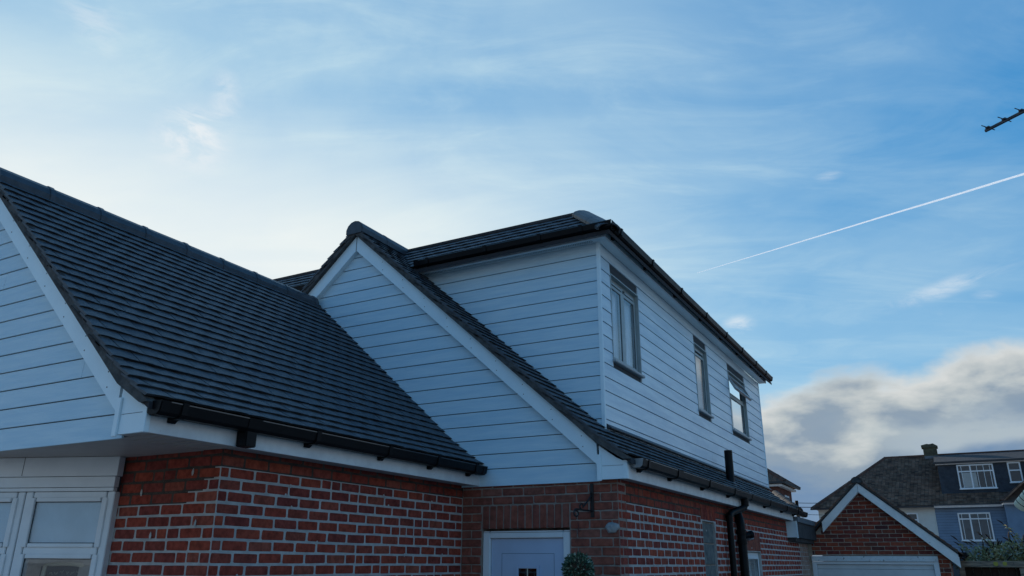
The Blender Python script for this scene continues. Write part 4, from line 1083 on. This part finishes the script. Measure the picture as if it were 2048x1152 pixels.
hk.tube([hp+Vector((0, 0, 2.035)), hp+Vector((0.003, 0, 1.99)), hp+Vector((-0.004, 0, 1.93))], 0.004, 6); hk.tube([hp+Vector((0.003, 0, 1.975)), hp+Vector((0.014, 0, 1.95))], 0.003, 6)
hk.build('wall_hook', 'rust', label='thin rusty hook on the wall just below the scroll bracket', cat='hook')

# ============================================================ TOPIARY BALL
tp = empty('topiary_tree', (-2.71, 6.0, -0.15), 'round clipped topiary ball beside the front door', 'potted plant')
b = MB(); b.tube([(-2.71, 6.0, -0.15), (-2.71, 6.0, 0.2)], 0.2, 20, rs=[0.14, 0.19]); b.build('pot', 'terracotta', tp)
b = MB(); b.tube([(-2.71, 6.0, 0.15), (-2.705, 6.0, 1.6)], 0.014, 8); b.build('stem', 'stem', tp)
b = MB(); cen = Vector((-2.71, 6.0, 1.645))
for q in range(1900):
    d = Vector((random.gauss(0, 1), random.gauss(0, 1), random.gauss(0, 1))).normalized()
    r_ = 0.128*random.uniform(0.72, 1.03)*(1+0.09*noise.noise(d*3.0)); p = cen+d*r_
    a = d.cross(Vector((random.gauss(0, 1), random.gauss(0, 1), random.gauss(0, 1)))).normalized(); t = (d+a*random.uniform(-.7, .7)).normalized(); s_ = t.cross(a).normalized()
    L = random.uniform(.014, .029); W = L*0.30
    b.add([p-t*L*.5, p+s_*W, p+t*L*.6, p-s_*W+d*.002], [(0, 1, 2, 3)])
b.build('leaves', 'leaf_ball', tp, fix=False, kind='stuff')
b = MB(); b.tube([cen+Vector((0, 0, -.09)), cen+Vector((0, 0, -.05)), cen, cen+Vector((0, 0, .05)), cen+Vector((0, 0, .09))], .1, 12, rs=[.05, .085, .098, .085, .05]); b.build('inner_twigs', 'seedhead', tp)

# ============================================================ TV AERIAL at the right
T0 = Vector((0.765, 7.12, 5.267)); bd = Vector((0.7986, -0.6018, 0)); ed = Vector((0.6018, 0.7986, 0))
an = empty('tv_aerial', T0+bd*1.0-Vector((0, 0, 1.2)), 'dark television aerial boom with short cross rods against the blue sky', 'aerial')
b = MB(); b.obox(T0+bd*0.62, bd, ed, (0, 0, 1), 0.63, 0.009, 0.013); b.build('boom', 'antenna_metal', an, bevel=0.003)
for k in range(8):
    c = T0+bd*(0.022+0.148*k)+Vector((0, 0, 0.016)); b = MB(); b.tube([c-ed*0.085, c+ed*0.085], 0.0042, 6); b.build('rod', 'antenna_metal', an)
    b = MB(); b.obox(c, bd, ed, (0, 0, 1), 0.016, 0.016, 0.008); b.build('rod_clip', 'antenna_metal', an)
b = MB(); b.tube([T0+bd*1.0, T0+bd*1.0-Vector((0, 0, 1.2))], 0.018, 8); b.build('mast', 'antenna_metal', an)

# ============================================================ NEIGHBOUR'S LEAN-TO at the right edge (banded cream cap on a white post)
nb_ = empty('lean_to', (0.85, 9.0, -0.15), 'cream banded roof cap on a white post at the right edge', 'lean-to')
A0 = Vector((0.548, 9.0, 2.215)); A1 = Vector((0.92, 8.75, 2.62)); dA = (A1-A0).normalized()
b = MB(); b.tube([A0, A0+dA*0.02, A1], 0.062, 18, rs=[0.050, 0.062, 0.062]); cp = b.build('roof_cap', 'cream_plastic', nb_)
for k in range(4):
    c = A0+dA*(0.05+0.05*k); b = MB(); b.tube([c, c+dA*0.006], 0.0635, 18); b.build('cap_band', 'seal', cp)
b = MB(); b.obox((0.625, 9.0, 1.0), (1, 0, 0), (0, 1, 0), (0, 0, 1), 0.028, 0.05, 1.15); b.build('post', 'upvc_white', nb_)
b = MB(); b.box(0.575, 0.590, 8.96, 9.0, 2.06, 2.12); b.build('clip', 'grey_plastic', nb_)
b = MB(); b.add([(0.6, 9.0, 2.15), (2.6, 9.0, 2.15), (2.6, 12.0, 2.15), (0.6, 12.0, 2.15), (0.6, 9, 2.11), (2.6, 9, 2.11), (2.6, 12, 2.11), (0.6, 12, 2.11)], [(0,1,2,3),(7,6,5,4),(0,4,5,1),(1,5,6,2),(2,6,7,3),(3,7,4,0)]) if False else None

# ============================================================ TIMBER GATE FRAME and SHRUB
tf = empty('timber_frame', (0.6, 19.0, -0.15), 'weathered timber beam on posts below the shrub, marked with two yellow dabs', 'timber frame')
b = MB(); b.box(-0.12, 2.3, 18.96, 19.06, 1.655, 1.775); bb = b.build('beam', 'timber', tf, bevel=0.006)
for x in (0.945, -0.10, 2.2):
    b = MB(); b.box(x, x+0.10, 18.975, 19.05, -0.15, 1.652); b.build('post', 'timber', tf, bevel=0.005)
for k in range(16):
    x = 0.0+k*0.148
    b = MB(); b.box(x, x+0.143, 19.07, 19.09, -0.15, 1.66); b.build('plank', 'timber_dark', tf)
for x, z in ((0.553, 1.722), (0.712, 1.722)):
    b = MB(); b.prism([(x+0.044*math.cos(t)*random.uniform(.8, 1.15), z+0.042*math.sin(t)*random.uniform(.8, 1.1)) for t in [2*math.pi*q/12 for q in range(12)]], 'y', 18.957, 18.9615); b.build('paint_dab', 'yellow_paint', bb)
for x in (0.30, 0.86, 1.3):
    b = MB(); b.tube([(x, 18.955, 1.735), (x, 18.965, 1.735)], 0.008, 6); b.build('bolt', 'seal', bb)

sh = empty('shrub', (1.0, 20.3, -0.15), 'arching grey-green shrub with brown seedheads above the timber beam', 'shrub')
lv = MB(); stm = MB(); sd_ = MB(); rs_ = random.Random(11)
def leaf(mb_, p, d, L, W):
    a = d.cross(Vector((rs_.gauss(0, 1), rs_.gauss(0, 1), rs_.gauss(0, 1))))
    if a.length < 1e-3: return
    a.normalize(); n = a.cross(d)
    mb_.add([p, p+d*L*.45+a*W, p+d*L-n*L*.12, p+d*L*.45-a*W], [(0, 1, 2, 3)])
for s in range(120):
    x = 0.15+rs_.random()**0.9*2.3; y = 20.1+rs_.uniform(-.5, .6)
    base_ = Vector((x, y, 0.8)); lean = Vector((rs_.uniform(-.7, .6), rs_.uniform(-.8, .3), 0))
    hgt = 0.98+rs_.uniform(0, 0.42)+0.20*min(1, max(0, (x-0.2)))+ (0.2 if rs_.random() < .2 else 0)
    pts = [base_+lean*(t*t)*0.9+Vector((0, 0, hgt*(1.25*t-0.28*t*t*1.1))) for t in [q/9 for q in range(10)]]
    stm.tube(pts, 0.006, 4, cap=False, rs=[0.009*(1-t*.08) for t in range(10)])
    for i in range(2, 10):
        for _ in range(11):
            t = rs_.random(); p = pts[i-1].lerp(pts[i], t); d = (Vector((rs_.gauss(0, 1), rs_.gauss(0, 1), rs_.gauss(-.1, .7)))).normalized()
            leaf(lv, p, d, rs_.uniform(.05, .11), rs_.uniform(.009, .017))
    if rs_.random() < .75:
        e = pts[-1]; d = (pts[-1]-pts[-2]).normalized()
        sd_.tube([e, e+d*.05, e+d*.12+Vector((0, 0, -.01)), e+d*.19+Vector((0, 0, -.035))], .01, 5, rs=[.006, .016, .013, .004])
for _ in range(3600):
    p = Vector((rs_.uniform(0.05, 2.5), rs_.uniform(19.7, 20.8), 0)); top = 1.92+0.22*min(1, max(0, (p.x-.05)/.7))+0.10*noise.noise(Vector((p.x*2.2, p.y*2, 1)))
    p.z = rs_.uniform(1.45, top); d = Vector((rs_.gauss(0, 1), rs_.gauss(0, 1), rs_.gauss(.3, .8))).normalized(); leaf(lv, p, d, rs_.uniform(.05, .10), rs_.uniform(.010, .018))
lv.build('leaves', 'leaf_shrub', sh, fix=False, kind='stuff'); stm.build('stems', 'stem', sh, fix=False, kind='stuff'); sd_.build('seedheads', 'seedhead', sh, fix=False, kind='stuff')

# ============================================================ SEMI-DETACHED HOUSE BEHIND
KB = 1.35; BY = 54.0
def bx_(x): return x*KB
def bz_(z): return 1.7+(z-1.7)*KB
sem = empty('semi_detached_house', (2.0, 58.0, -0.15), 'semi-detached house behind the garage, brown hipped roof, blue boarded wall and slate-hung dormer', 'house')
ez = bz_(4.15); xl = bx_(-5.62); xm = bx_(-0.76); xp = bx_(1.875); xe_ = bx_(7)
b = MB(); b.box(xl, xm, BY, BY+8, -0.15, ez-0.02); b.build('rendered_wall', 'render_white', sem)
b = MB(); b.box(xm+0.002, xp, BY+0.02, BY+8, -0.15, ez-0.02); bw = b.build('boarded_wall', 'cladding_backing', sem)
z = ez-0.04; k = 0
while z > 2.2:
    zb = z-0.155
    b = MB(); b.box(xm+0.004, xp-0.005, BY-0.004, BY+0.02, zb+0.012, z); b.build('board', 'shiplap_blue', bw)
    b = MB(); b.box(xp, xe_, BY-0.708, BY-0.70, zb+0.11, z+0.1); b.build('board', 'shiplap_blue', bw)
    z = zb
b = MB(); b.box(xp, xe_, BY-0.70, BY+8, -0.15, ez+0.1); b.build('projecting_wall', 'shiplap_blue', sem)
b = MB(); b.box(xm-0.05, xm, BY-0.03, BY, 1.5, ez-0.05); b.build('downpipe', 'render_white', sem)
# roof: courses of real tiles laid as staggered strips
rz = 8.40; RYd = 4.0
xr0 = -3.50; 
EA = Vector((xl-0.25, BY-0.3, ez-0.05)); 
roofp = MB()
roofp.add([(xl-0.3, BY-0.35, ez), (xe_, BY-0.35, ez), (xe_, BY+RYd, rz-0.02), (xr0, BY+RYd, rz-0.02)], [(0, 1, 2, 3)])
roofp.add([(xl-0.3, BY-0.35, ez), (xr0, BY+RYd, rz-0.02), (xl-0.3, BY+8.35, ez)], [(0, 1, 2)])
rp_ = roofp.build('roof', 'underlay', sem)
tb = MB(); slope = Vector((0, RYd+0.35, rz-ez)); SL = slope.length; slope.normalize(); nrm = Vector((1, 0, 0)).cross(slope).normalized()
rt = random.Random(4); g0 = 0.0; k = 0
while g0 < SL-0.05:
    frac = g0/SL; xa = xl-0.3+(xr0-xl+0.3)*frac
    x = xa-(0.1 if k % 2 else 0)
    while x < bx_(2.5):
        xb0, xb1 = max(x, xa), x+0.20
        if xb1-xb0 > .04:
            p = Vector(((xb0+xb1)/2, BY-0.35, ez))+slope*g0+nrm*rt.uniform(0, .014)
            tb.obox(p+slope*0.085+nrm*0.02, (1, 0, 0), (slope-nrm*0.17).normalized(), (nrm+slope*0.17).normalized(), (xb1-xb0)/2-0.006, 0.088, 0.010)
        x += 0.205
    g0 += 0.145; k += 1
tb.build('roof_tiling', 'old_tile', sem, kind='stuff')
ridge_tiles((xl-0.3, BY-0.35, ez+0.0), (xr0, BY+RYd, rz), 0.14, 0, sem, 'old_ridge', seg=0.45, name='hip_tile', n=5)
ridge_tiles((xr0, BY+RYd, rz), (bx_(-0.6), BY+RYd, rz), 0.12, 0, sem, 'old_ridge', seg=0.45, n=5)
b = MB(); b.box(xl-0.4, xm, BY-0.46, BY-0.36, ez-0.10, ez+0.0); b.build('gutter', 'gutter_far', sem)
b = MB(); b.box(xm+.002, xp-0.1, BY-0.46, BY-0.36, ez-0.03, ez+0.04); b.build('gutter', 'gutter_far', sem)
b = MB(); b.box(xm, xp-0.05, BY-0.35, BY-0.30, ez-0.14, ez-0.035); b.build('fascia', 'white_fascia', sem)
# chimney
cx = -0.77; b = MB(); zc0, zc1 = rz-0.5, 9.0
b.box(cx-0.40, cx+0.40, BY+RYd-0.3, BY+RYd+0.4, zc0, zc1-0.08); ch = b.build('chimney', 'chimney_stone', sem, bevel=0.02)
b = MB(); b.add([(cx-0.48, BY+RYd-0.36, zc1-0.10), (cx+0.47, BY+RYd-0.36, zc1-0.12), (cx+0.47, BY+RYd+0.46, zc1-0.12), (cx-0.48, BY+RYd+0.46, zc1-0.10),
                 (cx-0.49, BY+RYd-0.36, zc1+0.06), (cx-0.15, BY+RYd-0.36, zc1+0.14), (cx+0.0, BY+RYd-0.36, zc1+0.11), (cx+0.22, BY+RYd-0.36, zc1+0.15), (cx+0.47, BY+RYd-0.36, zc1-0.02),
                 (cx-0.49, BY+RYd+0.46, zc1+0.06), (cx-0.15, BY+RYd+0.46, zc1+0.14), (cx+0.0, BY+RYd+0.46, zc1+0.11), (cx+0.22, BY+RYd+0.46, zc1+0.15), (cx+0.47, BY+RYd+0.46, zc1-0.02)],
                [(0, 1, 8, 7, 6, 5, 4), (3, 9, 10, 11, 12, 13, 2), (0, 4, 9, 3), (1, 2, 13, 8), (4, 5, 10, 9), (5, 6, 11, 10), (6, 7, 12, 11), (7, 8, 13, 12), (0, 3, 2, 1)])
b.build('chimney_cap', 'chimney_stone', ch)
b = MB(); b.box(cx-0.38, cx+0.47, BY+RYd-0.34, BY+RYd-0.28, rz-0.30, rz-0.04); b.build('flashing', 'lead', ch)
# dormer with slate-hung face
dx0 = bx_(-0.36); DY = BY+0.55; dzb, dzt = bz_(4.50), bz_(5.93)
b = MB(); b.prism([(DY, dzb-0.3), (DY, dzt), (BY+RYd, dzt), (BY+RYd, rz-0.6)], 'x', dx0, xe_); b.build('dormer', 'cladding_backing', sem)
WB = [(0.383, 1.79, 5.90, 4.85), (2.32, 2.81, 5.92, 5.05)]
hb = MB(); z = dzt-0.06; k = 0; rt = random.Random(8)
while z > dzb-0.02:
    x = dx0-(0.1 if k % 2 else 0)
    while x < bx_(3.6):
        a, c = max(x, dx0), x+0.195
        mx_ = (a+c)/2
        if not any(bx_(q[0])-0.03 < mx_ < bx_(q[1])+0.03 and bz_(q[3])-0.03 < z < bz_(q[2])+.02 for q in WB) and c-a > .03:
            hb.obox((mx_, DY-0.022+rt.uniform(-.004, .004), z-0.07), (1, 0, 0), Vector((0, 1, 0.10)).normalized(), Vector((0, -0.10, 1)).normalized(), (c-a)/2-0.003, 0.008, 0.075)
        x += 0.20
    z -= 0.12; k += 1
hb.build('slate_hanging', 'hung_tile_slate', sem, kind='stuff')
b = MB(); b.box(dx0-0.10, xe_, DY-0.16, DY-0.01, dzt+0.005, dzt+0.07); b.build('fascia', 'white_fascia', sem)
b = MB(); b.box(dx0-0.22, xe_, DY-0.30, DY-0.17, dzt+0.06, dzt+0.17); b.build('gutter', 'gutter_far', sem)
b = MB(); b.add([(dx0-0.15, DY-0.2, dzt+0.18), (xe_, DY-0.2, dzt+0.18), (xe_, BY+RYd, rz+0.02), (dx0-0.15, BY+RYd, rz+0.02), (dx0-0.15, DY-0.2, dzt+0.08), (xe_, DY-0.2, dzt+0.08), (xe_, BY+RYd, rz-0.10), (dx0-0.15, BY+RYd, rz-0.10)], [(0,1,2,3),(7,6,5,4),(0,4,5,1),(1,5,6,2),(2,6,7,3),(3,7,4,0)])
b.build('dormer_roof', 'felt_dark', sem)
b = MB(); b.box(dx0-0.15, xe_, BY+RYd-0.08, BY+RYd+0.1, rz+0.0, rz+0.09); b.build('ridge', 'old_ridge', sem)
# projecting gable roof at right
b = MB(); gx0 = bx_(1.80); gzz = ez+0.08
b.add([(gx0, BY-1.0, gzz), (gx0+2.6, BY-1.0, gzz+2.3), (gx0+2.6, BY+2.2, gzz+2.3), (gx0, BY-0.3, gzz), (gx0+.0, BY-1.0, gzz-.1), (gx0+2.6, BY-1.0, gzz+2.2)], [(0, 1, 2, 3), (0, 4, 5, 1)])
b.add([(gx0, BY-1.0, gzz), (gx0+3.6, BY-1.0, gzz), (gx0+3.6, BY+1, gzz+1.4), (gx0+1.7, BY+1.0, gzz+1.4)], [(0, 1, 2, 3)])
b.build('side_roof', 'old_tile', sem, fix=False)
ridge_tiles((gx0, BY-1.0, gzz+0.03), (gx0+1.7, BY+1.0, gzz+1.45), 0.12, 0, sem, 'old_ridge', seg=0.5, name='hip_tile', n=5)
b = MB(); b.box(gx0-0.05, gx0+3.6, BY-1.12, BY-1.0, gzz-0.06, gzz+0.03); b.build('gutter', 'gutter_far', sem)
b = MB(); b.box(gx0+0.05, gx0+3.6, BY-0.99, BY-0.94, gzz-0.16, gzz-0.04); b.build('fascia', 'white_fascia', sem)
# windows
def far_window(x0, x1, zt, zb, y, mull, tran, bars, lower=True):
    x0, x1, zt, zb = bx_(x0), bx_(x1), bz_(zt), bz_(zb); f = MB(); t = 0.075
    f.box(x0, x0+t, y-0.06, y, zb, zt); f.box(x1-t, x1, y-0.06, y, zb, zt); f.box(x0+t, x1-t, y-0.06, y, zt-t, zt); f.box(x0+t, x1-t, y-0.06, y, zb, zb+t)
    w = f.build('window', 'upvc_white', sem)
    zt_ = zt-(zt-zb)*tran if tran else None
    b = MB()
    if zt_: b.box(x0+t, x1-t, y-0.055, y-0.003, zt_-0.035, zt_+0.035)
    for m_ in mull: xm_ = x0+(x1-x0)*m_; b.box(xm_-0.04, xm_+0.04, y-0.058, y-0.002, zb+t, zt-t)
    if zt_ or mull: b.build('transom', 'upvc_white', w)
    b = MB()
    for m_ in bars: xm_ = x0+(x1-x0)*m_; b.box(xm_-0.014, xm_+0.014, y-0.05, y-0.03, zb+t, zt-t)
    if bars: b.build('glazing_bars', 'upvc_white', w)
    b = MB(); b.box(x0+t, x1-t, y-0.028, y-0.024, zb+t, zt-t); b.build('pane', 'glass_far', w)
    b = MB(); b.box(x0+t, x1-t, y-0.020, y-0.016, zb+t, zt-t); b.build('room', 'dusk_room' if lower == 2 else 'board_dark', w)
    b = MB(); b.box(x0-0.04, x1+0.04, y-0.12, y-0.061, zb-0.03, zb+0.03); b.build('sill', 'upvc_white', w)
    return w
wA = far_window(0.383, 1.79, 5.90, 4.85, DY-0.03, [0.37], 0.28, [0.12, 0.55, 0.73, 0.90])
b = MB(); b.box(bx_(0.55), bx_(1.10), DY-0.052, DY-0.050+0.0, bz_(4.93), bz_(5.55)); b.build('blind', 'blind', wA)
far_window(2.32, 2.81, 5.92, 5.05, DY-0.03, [], 0.40, [])
far_window(0.09, 1.32, 3.825, 2.66, BY-0.01, [0.37], 0.22, [0.12, 0.62, 0.88], lower=2)
far_window(-1.90, -1.455, 3.87, 3.2, BY-0.0, [], 0.45, [])

# ============================================================ FAR BRICK HOUSE
fb = empty('brick_house', (-7.5, 40.0, -0.15), 'distant red-brown brick house with low hipped tile roof seen beyond the dormer', 'house')
FX, FY, FZ = -7.338, 40.0, 5.36; FD = 3.5; FW = 9.0
b = MB(); b.box(FX-FW, FX, FY, FY+FD, -0.15, FZ-0.12); b.build('wall', 'brick_far', fb)
b = MB(); b.box(FX-FW-.1, FX+0.22, FY-0.22, FY+FD+0.22, FZ-0.12, FZ-0.02); b.build('soffit', 'white_fascia', fb)
b = MB(); b.box(FX-FW, FX+0.42, FY-0.40, FY-0.28, FZ, FZ+0.10); b.box(FX+0.30, FX+0.42, FY-0.28, FY+FD+0.4, FZ, FZ+0.10); b.build('gutter', 'gutter_far', fb)
E0, E1, E2, E3 = Vector((FX-FW, FY-0.35, FZ+.05)), Vector((FX+0.38, FY-0.35, FZ+.05)), Vector((FX+0.38, FY+FD+0.4, FZ+.05)), Vector((FX-FW, FY+FD+0.4, FZ+.05))
AP = Vector((FX-1.75, FY+FD/2, FZ+1.50)); AP2 = Vector((FX-FW, FY+FD/2, FZ+1.50))
b = MB(); b.add([E0, E1, E2, E3, AP, AP2], [(0, 1, 4, 5), (1, 2, 4), (2, 3, 5, 4)]); b.build('roof', 'tile_brown', fb)
tb = MB()
for a0, c0_ in ((E0, E1), (E1, E2)):
    up0 = (AP-c0_) if a0 is E1 else (AP-E1)
    for k in range(16):
        t = k/16
        a = a0.lerp(AP2 if a0 is E0 else AP, t); c = c0_.lerp(AP, t)
        d_ = (c-a).normalized(); mid_ = (AP-(a0+c0_)/2) if a0 is E1 else Vector((0, FD/2+.35, 1.45))
        n_ = d_.cross(mid_).normalized(); up_ = n_.cross(d_).normalized()
        if up_.z < 0: up_ = -up_
        if n_.z < 0: n_ = -n_
        L_ = (c-a).length; q = 0
        while q < L_-.1:
            tb.obox(a+d_*(q+.1)+n_*(.03+random.uniform(0, .012))+up_*.07, d_, up_, n_, .092, .08, .014); q += .2
tb.build('roof_tiling', 'tile_brown', fb, kind='stuff')
ridge_tiles(E2+Vector((0, 0, .03)), AP+Vector((0, 0, .05)), 0.10, 0, fb, 'old_ridge', seg=0.45, name='hip_tile', n=5)
ridge_tiles(E1+Vector((0, 0, .03)), AP+Vector((0, 0, .05)), 0.10, 0, fb, 'old_ridge', seg=0.45, name='hip_tile', n=5)
b = MB(); b.box(FX, FX+0.03, FY+1.5, FY+2.6, 3.7, 4.95); w = b.build('window', 'upvc_white', fb)
b = MB(); b.box(FX+0.03, FX+0.035, FY+1.6, FY+2.5, 3.8, 4.85); b.build('pane', 'glass_dark', w)
# ============================================================ WIRES
def wire(name, a, c, sag, r_, label, cat='cable', group=None):
    a, c = Vector(a), Vector(c); b = MB(); pts = [a.lerp(c, t)+Vector((0, 0, -sag*4*t*(1-t))) for t in [q/12 for q in range(13)]]
    b.tube(pts, r_, 5); b.build(name, 'cable', label=label, cat=cat, group=group)
wire('overhead_cable', (-9.0, 47, 5.06), (-7.35, 53.9, 5.35), 0.05, 0.018, 'topmost of the thin overhead wires between the brick house and the hipped roof', group='overhead wires')
wire('overhead_cable', (-9.0, 47, 4.82), (-7.35, 53.9, 5.10), 0.05, 0.022, 'middle and thickest of the overhead wires left of the hipped roof', group='overhead wires')
wire('overhead_cable', (-9.0, 47, 4.50), (-7.35, 53.9, 4.62), 0.05, 0.014, 'lowest of the overhead wires left of the hipped roof', group='overhead wires')
wire('drop_cable', CAM+Vector((-7.80, 3.103, 5.46)), CAM+Vector((-7.05, 2.70, 8.9)), 0.0, 0.007, 'thin dark cable crossing the extreme top left corner of the sky')

# ============================================================ CONTRAIL
m = bpy.data.materials.new('contrail'); m.use_nodes = True; MAT['contrail'] = m; nt = m.node_tree; S.nt = nt
for n in list(nt.nodes):
    if n.type == 'BSDF_PRINCIPLED': nt.nodes.remove(n)
out = [n for n in nt.nodes if n.type == 'OUTPUT_MATERIAL'][0]
tr = nt.nodes.new('ShaderNodeBsdfTransparent'); tl = nt.nodes.new('ShaderNodeBsdfTranslucent'); tl.inputs[0].default_value = (0.95, 0.97, 1.0, 1)
df = nt.nodes.new('ShaderNodeBsdfDiffuse'); df.inputs[0].default_value = (0.95, 0.97, 1.0, 1)
ad = nt.nodes.new('ShaderNodeMixShader'); ad.inputs[0].default_value = 0.5; nt.links.new(tl.outputs[0], ad.inputs[1]); nt.links.new(df.outputs[0], ad.inputs[2])
mx = nt.nodes.new('ShaderNodeMixShader'); lw = nt.nodes.new('ShaderNodeLayerWeight'); lw.inputs[0].default_value = 0.5
g = nt.nodes.new('ShaderNodeNewGeometry'); 
op_ = (1.0-S(lw.outputs['Facing']))
nz = fbm(g.outputs['Position'], 0.02, 4, 0.6)
fac = clamp(sstep(op_, 0.05, 0.75)*(nz*0.35+0.62))
nt.links.new(fac.s, mx.inputs[0]); nt.links.new(tr.outputs[0], mx.inputs[1]); nt.links.new(ad.outputs[0], mx.inputs[2]); nt.links.new(mx.outputs[0], out.inputs[0])
D = 6000.0
def pxdir(a, e): return Vector((math.sin(R(a))*math.cos(R(e)), math.cos(R(a))*math.cos(R(e)), math.sin(R(e))))
c0 = CAM+pxdir(-14.6, 20.2)*D*1.0; c1 = CAM+pxdir(7.7, 23.3)*D*0.985
ext = c1+(c1-c0)*0.6
b = MB(); pts = []; rs2 = []
for q in range(60):
    t = q/59; pts.append(c0.lerp(ext, t)+Vector((0, 0, 6*noise.noise(Vector((t*9, 0, 0)))*t))); rs2.append(0.6+9.5*t**0.62*(1+0.10*noise.noise(Vector((t*60, 3, 0)))))
b.tube(pts, 1, 12, rs=[max(q, 1.6) for q in rs2], cap=False); b.build('contrail', 'contrail', fix=False, label='long thin white vapour trail slanting up across the blue sky', cat='contrail')
